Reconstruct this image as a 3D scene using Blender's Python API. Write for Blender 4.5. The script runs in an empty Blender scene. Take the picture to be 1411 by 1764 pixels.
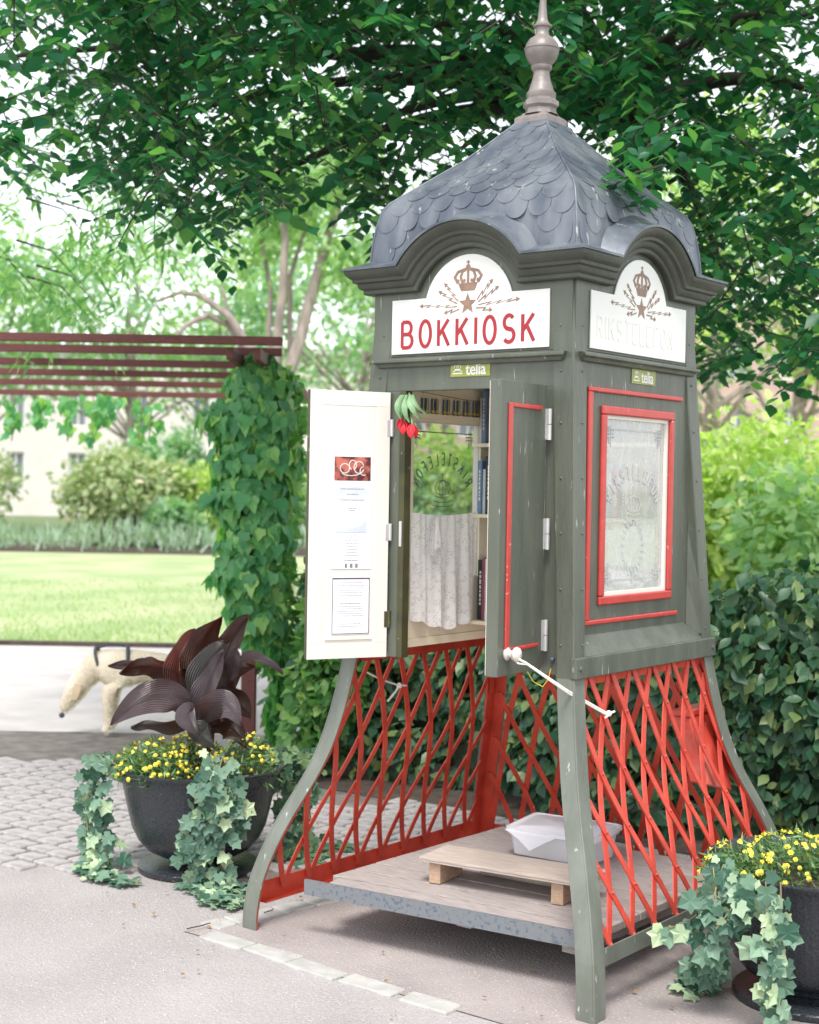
import bpy, bmesh, math, random
import numpy as np
from mathutils import Vector, Matrix
random.seed(7); RNG = np.random.default_rng(11)
PI = math.pi
scene = bpy.context.scene
COL = scene.collection

# ------------------------------------------------------------------ camera, world, sun, exposure
F_PX, W_PX, H_PX = 2535.2, 1411.0, 1764.0
CX, CY, CZ, YAW, PITCH, ROLL = 2.9658, -4.5133, 1.6, -.6653, -.0186, .0172
CAM = np.array([CX, CY, CZ])
_fw = np.array([math.sin(YAW)*math.cos(PITCH), math.cos(YAW)*math.cos(PITCH), math.sin(PITCH)])
_rt = np.array([math.cos(YAW), -math.sin(YAW), 0.]); _up = np.cross(_rt, _fw)
R2 = _rt*math.cos(ROLL)+_up*math.sin(ROLL); U2 = -_rt*math.sin(ROLL)+_up*math.cos(ROLL)
camd = bpy.data.cameras.new('camera'); cam = bpy.data.objects.new('camera', camd); COL.objects.link(cam)
cam.matrix_world = Matrix(((R2[0], U2[0], -_fw[0], CX), (R2[1], U2[1], -_fw[1], CY), (R2[2], U2[2], -_fw[2], CZ), (0, 0, 0, 1)))
camd.sensor_fit = 'HORIZONTAL'; camd.sensor_width = 36; camd.lens = 36*F_PX/W_PX
camd.clip_start = .05; camd.clip_end = 2000
camd.dof.use_dof = True; camd.dof.focus_distance = 4.85; camd.dof.aperture_fstop = 4.2
scene.camera = cam

SUN_EL, SUN_ROT = math.radians(62), math.radians(150)
world = bpy.data.worlds.new('World'); scene.world = world; world.use_nodes = True
wn = world.node_tree; wn.nodes.clear()
wo = wn.nodes.new('ShaderNodeOutputWorld'); wb = wn.nodes.new('ShaderNodeBackground')
sk = wn.nodes.new('ShaderNodeTexSky'); sk.sky_type = 'NISHITA'; sk.sun_disc = False
sk.sun_elevation = SUN_EL; sk.sun_rotation = SUN_ROT; sk.air_density = 1.0; sk.dust_density = 1.0; sk.ozone_density = 1.0
hs = wn.nodes.new('ShaderNodeHueSaturation'); hs.inputs['Saturation'].default_value = .22
wn.links.new(sk.outputs[0], hs.inputs['Color']); wn.links.new(hs.outputs[0], wb.inputs[0]); wn.links.new(wb.outputs[0], wo.inputs[0])
wb.inputs[1].default_value = .15
sd = bpy.data.lights.new('sun', 'SUN'); sd.energy = 1.5; sd.angle = math.radians(18); sd.color = (1, .96, .9)
sun = bpy.data.objects.new('sun', sd); COL.objects.link(sun)
# direction towards the sun: sky texture rotation is measured clockwise from +Y
_sdir = Vector((math.sin(SUN_ROT)*math.cos(SUN_EL), math.cos(SUN_ROT)*math.cos(SUN_EL), math.sin(SUN_EL)))
sun.rotation_euler = _sdir.to_track_quat('Z', 'Y').to_euler()
scene.view_settings.view_transform = 'Standard'; scene.view_settings.look = 'None'
scene.view_settings.gamma = 1; scene.view_settings.use_curve_mapping = False
scene.view_settings.exposure = 1.4
scene.cycles.max_bounces = 7; scene.cycles.transparent_max_bounces = 12
scene.cycles.diffuse_bounces = 3; scene.cycles.glossy_bounces = 2; scene.cycles.transmission_bounces = 4

def ray(u, v): return _fw+R2*(u-W_PX/2)/F_PX-U2*(v-H_PX/2)/F_PX
def atd(u, v, D): return CAM+ray(u, v)*D
def atz(u, v, z=0.): d = ray(u, v); return CAM+d*((z-CZ)/d[2])
def atx(u, v, x): d = ray(u, v); return CAM+d*((x-CX)/d[0])
def aty(u, v, y): d = ray(u, v); return CAM+d*((y-CY)/d[1])

# ------------------------------------------------------------------ materials
def mat(name, col, rough=.6, col2=None, scale=8, var=.5, bump=0., bscale=60, metal=0., spec=.5, detail=6, stretch=None,
        specks=None, speck_amt=.62, speck_scale=40, thresh=(.35, .65), coat=0.):
    m = bpy.data.materials.new(name); m.use_nodes = True; nt = m.node_tree; N = nt.nodes; L = nt.links
    b = N['Principled BSDF']; b.inputs['Roughness'].default_value = rough; b.inputs['Metallic'].default_value = metal
    b.inputs['Specular IOR Level'].default_value = spec; b.inputs['Coat Weight'].default_value = coat
    tc = N.new('ShaderNodeTexCoord'); mp = N.new('ShaderNodeMapping'); L.new(tc.outputs['Object'], mp.inputs[0])
    if stretch: mp.inputs['Scale'].default_value = stretch
    c2 = col2 or tuple(c*(1-.35*var) for c in col)
    n = N.new('ShaderNodeTexNoise'); n.inputs['Scale'].default_value = scale; n.inputs['Detail'].default_value = detail
    L.new(mp.outputs[0], n.inputs['Vector'])
    r = N.new('ShaderNodeMapRange'); r.inputs[1].default_value = thresh[0]; r.inputs[2].default_value = thresh[1]
    L.new(n.outputs[0], r.inputs[0])
    mx = N.new('ShaderNodeMix'); mx.data_type = 'RGBA'; mx.inputs['A'].default_value = (*col, 1); mx.inputs['B'].default_value = (*c2, 1)
    L.new(r.outputs[0], mx.inputs['Factor']); out = mx.outputs['Result']
    if specks:
        n2 = N.new('ShaderNodeTexNoise'); n2.inputs['Scale'].default_value = speck_scale; n2.inputs['Detail'].default_value = 3
        L.new(mp.outputs[0], n2.inputs['Vector'])
        r2 = N.new('ShaderNodeMapRange'); r2.inputs[1].default_value = speck_amt; r2.inputs[2].default_value = speck_amt+.05
        L.new(n2.outputs[0], r2.inputs[0])
        m2 = N.new('ShaderNodeMix'); m2.data_type = 'RGBA'; m2.inputs['B'].default_value = (*specks, 1)
        L.new(out, m2.inputs['A']); L.new(r2.outputs[0], m2.inputs['Factor']); out = m2.outputs['Result']
    L.new(out, b.inputs['Base Color'])
    if bump:
        n3 = N.new('ShaderNodeTexNoise'); n3.inputs['Scale'].default_value = bscale; n3.inputs['Detail'].default_value = 5
        L.new(mp.outputs[0], n3.inputs['Vector'])
        bp = N.new('ShaderNodeBump'); bp.inputs['Strength'].default_value = bump; bp.inputs['Distance'].default_value = .01
        L.new(n3.outputs[0], bp.inputs['Height']); L.new(bp.outputs[0], b.inputs['Normal'])
    return m

def leafmat(name, c1, c2, c3=None, rough=.45, trans=.35, spec=.4, veins=False):
    """leaf colour varies from leaf to leaf (attribute 'tint' on joined foliage, object random on single leaves)"""
    m = bpy.data.materials.new(name); m.use_nodes = True; nt = m.node_tree; N = nt.nodes; L = nt.links
    b = N['Principled BSDF']; b.inputs['Roughness'].default_value = rough; b.inputs['Specular IOR Level'].default_value = spec
    at = N.new('ShaderNodeAttribute'); at.attribute_name = 'tint'; oi = N.new('ShaderNodeObjectInfo')
    ad = N.new('ShaderNodeMath'); ad.operation = 'ADD'; L.new(at.outputs['Fac'], ad.inputs[0]); L.new(oi.outputs['Random'], ad.inputs[1])
    fr = N.new('ShaderNodeMath'); fr.operation = 'FRACT'; L.new(ad.outputs[0], fr.inputs[0])
    cr = N.new('ShaderNodeValToRGB'); e = cr.color_ramp.elements
    e[0].color = (*c1, 1); e[1].color = (*c2, 1); e[0].position = .1; e[1].position = .75
    if c3: k = e.new(.97); k.color = (*c3, 1)
    L.new(fr.outputs[0], cr.inputs[0]); L.new(cr.outputs[0], b.inputs['Base Color'])
    if trans:
        t = N.new('ShaderNodeBsdfTranslucent'); mx = N.new('ShaderNodeMixShader'); mx.inputs[0].default_value = trans
        g = N.new('ShaderNodeMix'); g.data_type = 'RGBA'; g.blend_type = 'MULTIPLY'; g.inputs['Factor'].default_value = 1
        g.inputs['B'].default_value = (1.5, 1.9, .7, 1); L.new(cr.outputs[0], g.inputs['A']); L.new(g.outputs['Result'], t.inputs[0])
        L.new(b.outputs[0], mx.inputs[1]); L.new(t.outputs[0], mx.inputs[2]); L.new(mx.outputs[0], N['Material Output'].inputs[0])
    return m

M = {}
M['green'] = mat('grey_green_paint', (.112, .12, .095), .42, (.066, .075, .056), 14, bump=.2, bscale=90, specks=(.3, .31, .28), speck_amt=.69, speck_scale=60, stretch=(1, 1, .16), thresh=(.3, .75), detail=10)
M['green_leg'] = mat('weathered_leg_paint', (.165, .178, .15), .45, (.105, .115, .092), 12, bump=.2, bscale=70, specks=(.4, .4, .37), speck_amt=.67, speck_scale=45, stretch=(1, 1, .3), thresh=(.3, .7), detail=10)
M['olive'] = mat('olive_paint', (.06, .06, .022), .5, (.04, .04, .018), 15, specks=(.3, .3, .25), speck_amt=.68)
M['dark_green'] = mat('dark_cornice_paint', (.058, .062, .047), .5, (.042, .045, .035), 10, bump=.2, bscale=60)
M['red'] = mat('red_paint', (.58, .078, .052), .4, (.47, .052, .034), 12, bump=.15, bscale=80, specks=(.75, .5, .45), speck_amt=.72, speck_scale=60)
M['red_in'] = mat('red_inner_paint', (.56, .065, .036), .4, (.40, .038, .02), 9, bump=.2, bscale=60, specks=(.6, .3, .25), speck_amt=.73, speck_scale=50)
M['red_worn'] = mat('worn_red_paint', (.5, .055, .035), .4, (.6, .2, .16), 6, bump=.1, bscale=60, thresh=(.5, .75), specks=(.7, .6, .56), speck_amt=.7, speck_scale=28)
M['trim'] = mat('red_trim_paint', (.5, .05, .045), .35, (.42, .042, .036), 20, specks=(.7, .4, .35), speck_amt=.7, speck_scale=70)
M['cream'] = mat('cream_paint', (.88, .80, .62), .45, (.84, .75, .57), 4, bump=.05)
M['cream_door'] = mat('cream_door_paint', (.72, .69, .63), .45, (.68, .645, .58), 3, bump=.05)
M['white'] = mat('white_enamel', (.73, .72, .69), .35, (.68, .67, .64), 4, bump=.03)
M['paper'] = mat('paper', (.75, .76, .78), .6, (.72, .73, .76), 5)
M['text_red'] = mat('red_lettering', (.36, .012, .026), .5, (.3, .016, .026), 30)
M['ghost'] = mat('faded_lettering', (.729, .719, .684), .5, (.732, .722, .69), 30)
M['bronze'] = mat('bronze_print', (.3, .18, .13), .5, (.2, .13, .1), 40)
M['ink'] = mat('dark_ink', (.05, .05, .07), .6)
M['grey_ink'] = mat('grey_ink', (.22, .22, .27), .7)
M['blue_ink'] = mat('pale_blue_ink', (.55, .6, .7), .7)
M['decal'] = mat('glass_lettering', (.11, .13, .1), .6)
M['decal_pale'] = mat('glass_lettering_pale', (.47, .48, .47), .6)
M['telia'] = mat('olive_sticker', (.3, .32, .05), .35, (.22, .25, .04), 20)
M['zinc'] = mat('weathered_zinc', (.175, .19, .215), .43, (.082, .096, .125), 9, bump=.25, bscale=30, metal=.25, specks=(.36, .37, .36), speck_amt=.665, speck_scale=34, stretch=(1, 1, .35), thresh=(.36, .6), detail=9)
M['scale'] = mat('zinc_shingle', (.19, .21, .25), .4, (.25, .265, .3), 9, bump=.1, bscale=30, metal=.3, thresh=(.45, .75), specks=(.6, .6, .6), speck_amt=.7, speck_scale=25)
M['finial'] = mat('finial_metal', (.29, .25, .24), .45, (.2, .17, .16), 15, bump=.15, metal=.25)
M['galv'] = mat('galvanised_steel', (.2, .215, .23), .5, (.12, .145, .19), 75, metal=.4, thresh=(.55, .62), bump=.1)
M['steel'] = mat('hinge_steel', (.62, .6, .6), .35, metal=.4)
M['porcelain'] = mat('porcelain', (.62, .55, .5), .3, spec=.6)
M['deck'] = mat('weathered_deck_wood', (.38, .33, .31), .75, (.26, .225, .215), 6, stretch=(3, 40, 40), bump=.35, bscale=8)
M['ply'] = mat('plywood', (.46, .385, .33), .7, (.36, .30, .26), 5, stretch=(3, 25, 25), bump=.15, bscale=8)
M['pine'] = mat('pine_block', (.46, .31, .21), .65, (.33, .22, .15), 6, stretch=(6, 6, 30), bump=.15, bscale=8)
M['brown'] = mat('red_brown_stain', (.15, .04, .035), .6, (.1, .026, .024), 6, stretch=(4, 4, 30), bump=.3, bscale=12)
M['rope'] = mat('white_rope', (.8, .77, .72), .8, bump=.5, bscale=300)
M['ycord'] = mat('yellow_cord', (.8, .62, .05), .6)
M['pot'] = mat('cast_iron', (.012, .016, .022), .2, (.03, .034, .04), 150, bump=.5, bscale=70, specks=(.13, .05, .03), speck_amt=.7, speck_scale=9, spec=.6)
M['bark'] = mat('bark', (.34, .28, .25), .85, (.2, .165, .15), 12, bump=.8, bscale=20, stretch=(1, 1, .3))
M['dark_bark'] = mat('dark_bark', (.05, .04, .035), .9, (.03, .025, .02), 12, bump=.8, bscale=20)
M['twig'] = mat('ivy_stem', (.3, .24, .12), .8)
M['soil'] = mat('soil', (.09, .065, .05), .95, (.05, .038, .03), 12, bump=1., bscale=40)

def smooth(o, ang=None):
    for p in o.data.polygons: p.use_smooth = True
    if ang is not None:
        try: o.data.set_sharp_from_angle(angle=math.radians(ang))
        except Exception: pass

def tag(o, label=None, cat=None, group=None, kind=None):
    if label: o['label'] = label
    if cat: o['category'] = cat
    if group: o['group'] = group
    if kind: o['kind'] = kind
    return o
def empty(name, loc=(0, 0, 0), rz=0, label=None, cat=None, group=None, kind=None):
    o = bpy.data.objects.new(name, None); COL.objects.link(o); o.location = loc; o.rotation_euler = (0, 0, rz)
    o.empty_display_size = .1
    return tag(o, label, cat, group, kind)

class MB:
    def __init__(s): s.v = []; s.f = []; s.mi = []; s.cur = 0
    def add(s, vs, fs):
        o = len(s.v); s.v += [tuple(float(c) for c in v) for v in vs]; s.f += [tuple(i+o for i in f) for f in fs]; s.mi += [s.cur]*len(fs); return s
    def box(s, x0, x1, y0, y1, z0, z1):
        return s.add([(x0,y0,z0),(x1,y0,z0),(x1,y1,z0),(x0,y1,z0),(x0,y0,z1),(x1,y0,z1),(x1,y1,z1),(x0,y1,z1)],
                     [(0,3,2,1),(4,5,6,7),(0,1,5,4),(1,2,6,5),(2,3,7,6),(3,0,4,7)])
    def hexa(s, v8): return s.add(v8, [(0,3,2,1),(4,5,6,7),(0,1,5,4),(1,2,6,5),(2,3,7,6),(3,0,4,7)])
    def grid(s, rows, closed=False):
        n = len(rows[0]); vs = [p for r in rows for p in r]; fs = []
        for i in range(len(rows)-1):
            for j in range(n if closed else n-1):
                k = (j+1) % n; fs.append((i*n+j, i*n+k, (i+1)*n+k, (i+1)*n+j))
        return s.add(vs, fs)
    def tube(s, pts, r, n=8, cap=True):
        pts = [Vector(p) for p in pts]; rs = r if isinstance(r, (list, tuple)) else [r]*len(pts)
        rows = []; up = Vector((0, 0, 1)); prev = None
        for i, p in enumerate(pts):
            t = (pts[min(i+1, len(pts)-1)]-pts[max(i-1, 0)])
            t = t.normalized() if t.length > 1e-9 else Vector((0, 0, 1))
            if prev is None:
                a = t.orthogonal().normalized()
            else:
                a = prev-t*prev.dot(t); a = a.normalized() if a.length > 1e-6 else t.orthogonal().normalized()
            prev = a; b = t.cross(a)
            rows.append([p+(a*math.cos(2*PI*k/n)+b*math.sin(2*PI*k/n))*rs[i] for k in range(n)])
        o = len(s.v); s.grid(rows, True)
        if cap:
            s.f.append(tuple(o+k for k in range(n))[::-1]); s.f.append(tuple(o+(len(rows)-1)*n+k for k in range(n))); s.mi += [s.cur]*2
        return s
    def lathe(s, prof, n=32, c=(0, 0, 0)):
        rows = [[(c[0]+r*math.cos(2*PI*k/n), c[1]+r*math.sin(2*PI*k/n), c[2]+z) for k in range(n)] for r, z in prof]
        return s.grid(rows, True)
    def ball(s, c, r, n=8, m=6, sc=(1, 1, 1)):
        rows = [[(c[0]+r*sc[0]*math.sin(PI*(i+.02)/(m+.04))*math.cos(2*PI*k/n), c[1]+r*sc[1]*math.sin(PI*(i+.02)/(m+.04))*math.sin(2*PI*k/n), c[2]+r*sc[2]*math.cos(PI*i/m)) for k in range(n)] for i in range(m+1)]
        return s.grid(rows, True)
    def xf(s, fn): s.v = [tuple(fn(*v)) for v in s.v]; return s
    def build(s, name, m, parent=None, bevel=0, sm=None, kind=None, label=None):
        me = bpy.data.meshes.new(name); me.from_pydata(s.v, [], s.f)
        ms = m if isinstance(m, (list, tuple)) else [m]
        for q in ms: me.materials.append(q)
        if len(ms) > 1: me.polygons.foreach_set('material_index', s.mi)
        bm = bmesh.new(); bm.from_mesh(me); bmesh.ops.recalc_face_normals(bm, faces=bm.faces); bm.to_mesh(me); bm.free()
        o = bpy.data.objects.new(name, me); COL.objects.link(o)
        if parent: o.parent = parent
        if bevel:
            b = o.modifiers.new('b', 'BEVEL'); b.width = bevel; b.segments = 2; b.limit_method = 'ANGLE'
        if sm is not None: smooth(o, sm)
        if kind: o['kind'] = kind
        if label: o['label'] = label
        return o

def poly_prism(mb, pts2, d, to3):
    """pts2: closed outline; to3(a, b, depth) -> xyz; ngon front and back"""
    n = len(pts2); o = len(mb.v)
    mb.v += [tuple(float(c) for c in to3(a, b, 0)) for a, b in pts2]+[tuple(float(c) for c in to3(a, b, d)) for a, b in pts2]
    fs = [tuple(o+i for i in range(n)), tuple(o+n+i for i in range(n))[::-1]]+[(o+i, o+(i+1) % n, o+n+(i+1) % n, o+n+i) for i in range(n)]
    mb.f += fs; mb.mi += [mb.cur]*len(fs); return mb
STK = [0]
def stroke(mb, pts, w, d, to3, closed=False):
    """flat mitred ribbon of width w along a 2D polyline"""
    P = [np.array(p, float) for p in pts]; n = len(P); Ls = []; Rs = []
    STK[0] = (STK[0]+1) % 5; e = STK[0]*.00013
    if n > 2 and np.linalg.norm(P[0]-P[-1]) < 1e-6: closed = True; P = P[:-1]; n -= 1
    for i in range(n):
        a = P[i-1] if (i > 0 or closed) else P[i]; b = P[(i+1) % n] if (i < n-1 or closed) else P[i]
        t1 = P[i]-a; t2 = b-P[i]
        t1 = t1/(np.linalg.norm(t1)+1e-12) if np.linalg.norm(t1) > 1e-9 else t2/(np.linalg.norm(t2)+1e-12)
        t2 = t2/(np.linalg.norm(t2)+1e-12) if np.linalg.norm(t2) > 1e-9 else t1
        m = t1+t2; m = m/(np.linalg.norm(m)+1e-9); nn = np.array([-m[1], m[0]]); c = max(.45, abs(nn@np.array([-t1[1], t1[0]])))
        Ls.append(P[i]+nn*w/2/c); Rs.append(P[i]-nn*w/2/c)
    rows = [[to3(*Ls[i], -e), to3(*Rs[i], -e), to3(*Rs[i], d), to3(*Ls[i], d)] for i in range(n)]
    if closed: rows.append(rows[0])
    o = len(mb.v); mb.grid(rows, True)
    if not closed: k = len(mb.v); mb.f += [(o, o+1, o+2, o+3), (k-1, k-2, k-3, k-4)]; mb.mi += [mb.cur]*2
    return mb
def arcpts(cx, cy, rx, ry, a0, a1, n=12): return [(cx+rx*math.cos(math.radians(a0+(a1-a0)*i/n)), cy+ry*math.sin(math.radians(a0+(a1-a0)*i/n))) for i in range(n+1)]
GLY = {
 'B': [[(0,0),(0,1)], [(0,1),(.3,1)]+arcpts(.3,.76,.22,.24,90,-90,8)+[(0,.52)], [(0,.52),(.32,.52)]+arcpts(.32,.26,.26,.26,90,-90,8)+[(0,0)]],
 'O': [arcpts(.3,.5,.3,.5,0,360,20)],
 'K': [[(0,0),(0,1)], [(.55,1),(.04,.42)], [(.2,.6),(.58,0)]],
 'I': [[(0,0),(0,1)]],
 'S': [arcpts(.27,.74,.25,.26,35,270,10)+arcpts(.27,.25,.27,.25,90,-145,10)],
 'R': [[(0,0),(0,1)], [(0,1),(.3,1)]+arcpts(.3,.74,.22,.26,90,-90,8)+[(0,.48)], [(.25,.48),(.55,0)]],
 'T': [[(.28,0),(.28,1)], [(0,1),(.56,1)]],
 'E': [[(0,0),(0,1)], [(0,1),(.48,1)], [(0,.52),(.4,.52)], [(0,0),(.5,0)]],
 'L': [[(0,0),(0,1)], [(0,0),(.48,0)]],
 'F': [[(0,0),(0,1)], [(0,1),(.5,1)], [(0,.52),(.42,.52)]],
 'N': [[(0,0),(0,1)], [(0,1),(.52,0)], [(.52,0),(.52,1)]],
}
GW = {'B': .58, 'O': .6, 'K': .58, 'I': 0., 'S': .54, 'R': .55, 'T': .56, 'E': .5, 'L': .48, 'F': .5, 'N': .52}

# ------------------------------------------------------------------ foliage
def leaf_tmpl(kind):
    if kind == 'oval':
        v = [(0,0,0),(.25,.3,.035),(0,.36,-.03),(-.25,.3,.035),(.3,.6,.03),(0,.68,-.02),(-.3,.6,.03),(0,1.08,-.1)]
        f = [(0,1,2),(0,2,3),(1,4,5,2),(3,2,5,6),(4,7,5),(6,5,7)]
    elif kind == 'narrow':
        v = [(0,0,0),(.13,.35,.03),(0,.4,-.03),(-.13,.35,.03),(0,1.1,-.12)]
        f = [(0,1,2),(0,2,3),(1,4,2),(3,2,4)]
    elif kind == 'ivy':
        v = [(0,.04,0),(.24,-.1,0),(.5,.1,.02),(.4,.32,.03),(.56,.58,-.02),(.3,.62,.03),(0,1.0,-.08),(-.3,.62,.03),(-.56,.58,-.02),(-.4,.32,.03),(-.5,.1,.02),(-.24,-.1,0),(0,.36,-.05)]
        f = [(12,0,1),(12,1,2),(12,2,3),(12,3,4),(12,4,5),(12,5,6),(12,6,7),(12,7,8),(12,8,9),(12,9,10),(12,10,11),(12,11,0)]
    elif kind == 'lobed':
        v = [(0,0,0),(.34,-.06,.04),(.5,.28,.05),(.42,.5,.02),(.3,.55,.04),(.2,.8,.0),(0,1.15,-.16),(-.2,.8,0),(-.3,.55,.04),(-.42,.5,.02),(-.5,.28,.05),(-.34,-.06,.04),(0,.45,-.05)]
        f = [(12,0,1),(12,1,2),(12,2,3),(12,3,4),(12,4,5),(12,5,6),(12,6,7),(12,7,8),(12,8,9),(12,9,10),(12,10,11),(12,11,0)]
    elif kind == 'blade':
        v = [(-.05,0,0),(.05,0,0),(.035,.6,.06),(-.035,.6,.06),(0,1,.2)]; f = [(0,1,2,3),(3,2,4)]
    else:
        v = [(0,0,0),(.3,.45,.05),(0,1,-.06),(-.3,.45,.05)]; f = [(0,1,2,3)]
    return np.array(v, float), f
TM = {k: leaf_tmpl(k) for k in ('oval', 'narrow', 'ivy', 'lobed', 'blade', 'quad')}

def unit(a): return a/(np.linalg.norm(a, axis=-1, keepdims=True)+1e-9)
def frames(direc, normal):
    """rotation matrices with Y along direc, Z near normal"""
    y = unit(direc); x = unit(np.cross(y, normal)); z = np.cross(x, y)
    return np.stack([x, y, z], axis=-1)
LEAFMESH = {}
def join_leaves(name, kind, P, R, S, m, parent, tint=None, akind='stuff'):
    v, f = TM[kind]; n = len(P)
    V = (np.einsum('nij,kj->nki', R, v)*S[:, None, None]+P[:, None, :]).reshape(-1, 3)
    k = len(v); lens = np.array([len(q) for q in f]); flat = np.concatenate([np.array(q) for q in f])
    loops = (flat[None, :]+np.arange(n)[:, None]*k).ravel()
    ls = np.tile(lens, n); starts = np.concatenate([[0], np.cumsum(ls)[:-1]])
    me = bpy.data.meshes.new(name); me.vertices.add(len(V)); me.vertices.foreach_set('co', V.astype(np.float32).ravel())
    me.loops.add(len(loops)); me.loops.foreach_set('vertex_index', loops.astype(np.int32))
    me.polygons.add(len(ls)); me.polygons.foreach_set('loop_start', starts.astype(np.int32))
    me.update(calc_edges=True)
    t = tint if tint is not None else RNG.random(n)
    a = me.attributes.new('tint', 'FLOAT', 'POINT'); a.data.foreach_set('value', np.repeat(t, k).astype(np.float32))
    me.polygons.foreach_set('use_smooth', np.ones(len(ls), bool))
    me.materials.append(m); me.validate()
    o = bpy.data.objects.new(name, me); COL.objects.link(o); o.parent = parent
    if akind: o['kind'] = akind
    return o
def leaves(parent, kind, P, direc, normal, S, m, singles=0, name='leaf'):
    P = np.asarray(P, float); R = frames(np.asarray(direc, float), np.asarray(normal, float)); S = np.asarray(S, float)
    order = np.argsort(np.linalg.norm(P-CAM, axis=1)/S); P = P[order]; R = R[order]; S = S[order]
    # the largest in view become single leaf objects
    d = P-CAM; z = d@_fw; u = W_PX/2+F_PX*(d@R2)/z; w = H_PX/2-F_PX*(d@U2)/z
    vis = (u > 0) & (u < W_PX) & (w > 0) & (w < H_PX) & (z > 0)
    idx = np.nonzero(vis)[0][:singles]; mask = np.ones(len(P), bool); mask[idx] = False
    if len(idx):
        key = (kind, m.name)
        if key not in LEAFMESH:
            v, f = TM[kind]; me = bpy.data.meshes.new('leaf'); me.from_pydata([tuple(q) for q in v], [], f); me.materials.append(m)
            me.polygons.foreach_set('use_smooth', [True]*len(f)); LEAFMESH[key] = me
        for i in idx:
            o = bpy.data.objects.new('leaf', LEAFMESH[key]); COL.objects.link(o); o.parent = parent
            A = np.eye(4); A[:3, :3] = R[i]*S[i]; A[:3, 3] = P[i]; o.matrix_basis = Matrix(A.tolist())
    if mask.any(): join_leaves('foliage', kind, P[mask], R[mask], S[mask], m, parent)

LM = {}
LM['canopy'] = leafmat('canopy_leaf', (.012, .08, .042), (.034, .155, .068), (.13, .29, .09), .38, .4)
LM['hedge'] = leafmat('hedge_leaf', (.03, .09, .05), (.07, .155, .075), (.2, .27, .1), .38, .2)
LM['vine'] = leafmat('vine_leaf', (.08, .27, .12), (.17, .40, .16), (.36, .55, .18), .45, .4)
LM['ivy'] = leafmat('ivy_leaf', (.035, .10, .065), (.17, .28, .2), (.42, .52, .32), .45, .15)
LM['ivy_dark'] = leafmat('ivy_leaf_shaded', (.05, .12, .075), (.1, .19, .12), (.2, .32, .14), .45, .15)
LM['far'] = leafmat('far_leaf', (.2, .34, .18), (.32, .45, .25), (.5, .58, .38), .6, .45)  # far leaves lightened and desaturated, background glare put into their colour
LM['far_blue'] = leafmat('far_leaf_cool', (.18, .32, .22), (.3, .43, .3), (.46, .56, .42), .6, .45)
LM['yellow'] = leafmat('yellow_green_leaf', (.28, .38, .12), (.42, .5, .18), (.6, .62, .34), .6, .45)
LM['shrub'] = leafmat('shrub_leaf', (.24, .31, .16), (.38, .44, .25), (.55, .48, .36), .6, .3)
LM['lav'] = leafmat('grey_border_leaf', (.22, .33, .24), (.36, .46, .36), (.48, .55, .5), .6, .3)
LM['ash'] = leafmat('drooping_leaf', (.10, .25, .1), (.2, .37, .14), (.34, .5, .22), .5, .45)
LM['mari'] = leafmat('marigold_leaf', (.09, .18, .07), (.16, .28, .11), (.24, .36, .15), .5, .2)

def rnd(n, s=1.): return RNG.normal(0, s, (n, 3))
def ball_pts(n, c, r, shell=.35):
    d = unit(RNG.normal(size=(n, 3))); rad = (1-shell*RNG.random(n)**1.3)[:, None]
    return np.asarray(c)+d*rad*np.asarray(r), d

# ================================================================== SETTING
def sheet(name, pts, z, m, kind='structure'):
    mb = MB(); mb.add([(p[0], p[1], z) for p in pts], [tuple(range(len(pts)))]); o = mb.build(name, m); o['kind'] = kind
    if o.data.polygons[0].normal.z < 0: o.data.flip_normals()
    return o
M['asphalt'] = mat('worn_asphalt', (.365, .34, .335), .9, (.275, .25, .245), 1.6, bump=.8, bscale=110, thresh=(.3, .75), detail=12, specks=(.46, .42, .41), speck_amt=.6, speck_scale=150)
M['grit'] = mat('sandy_pavement', (.37, .325, .31), .95, (.235, .205, .2), 2.2, bump=.8, bscale=100, thresh=(.3, .75), detail=12, specks=(.45, .42, .4), speck_amt=.62, speck_scale=90)
M['gravel'] = mat('pale_gravel', (.55, .52, .5), .95, (.46, .43, .42), 3, bump=.6, bscale=90)
M['lawn'] = mat('lawn', (.27, .35, .16), .9, (.39, .42, .24), .8, bump=.4, bscale=30, thresh=(.4, .6))
M['farland'] = mat('park_ground', (.16, .22, .09), .95, (.12, .17, .07), .2)
M['paver'] = mat('granite_paver', (.42, .41, .385), .85, (.34, .33, .31), 14, bump=.4, bscale=80)
M['sett'] = mat('granite_sett', (.4, .375, .365), .8, (.27, .255, .255), 18, bump=.5, bscale=60)

def V2(D, off):  # ground point at distance D ahead and off to the right
    f2 = np.array([math.sin(YAW), math.cos(YAW)]); r2 = np.array([math.cos(YAW), -math.sin(YAW)])
    return np.array([CX, CY])+f2*D+r2*off
sheet('ground', [(-700, -700), (700, -700), (700, 700), (-700, 700)], -.02, M['farland'])
sheet('pavement', [V2(-8, -9), V2(9.3, -9), V2(9.3, 9), V2(-8, 9)], -.004, M['asphalt'])
sheet('path', [V2(9.3, -60), V2(14.2, -60), V2(14.2, 60), V2(9.3, 60)], -.008, M['gravel'])
sheet('lawn', [V2(14.2, -60), V2(37.5, -60), V2(37.5, 60), V2(14.2, 60)], -.006, M['lawn'])
sheet('sandy_paving', [(-.86, -.9), (1.6, -.9), (1.6, 1.4), (-.6, 1.4)], .0, M['grit'])
# lawn edge: a dark cut kerb line
e = MB(); a = V2(14.1, -40); b = V2(14.1, 40); c = V2(14.22, 40); d = V2(14.22, -40)
e.hexa([(*a, -.02), (*b, -.02), (*c, -.02), (*d, -.02), (*a, .03), (*b, .03), (*c, .03), (*d, .03)]); tag(e.build('lawn_edging', M['soil']), kind='structure')

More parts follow.
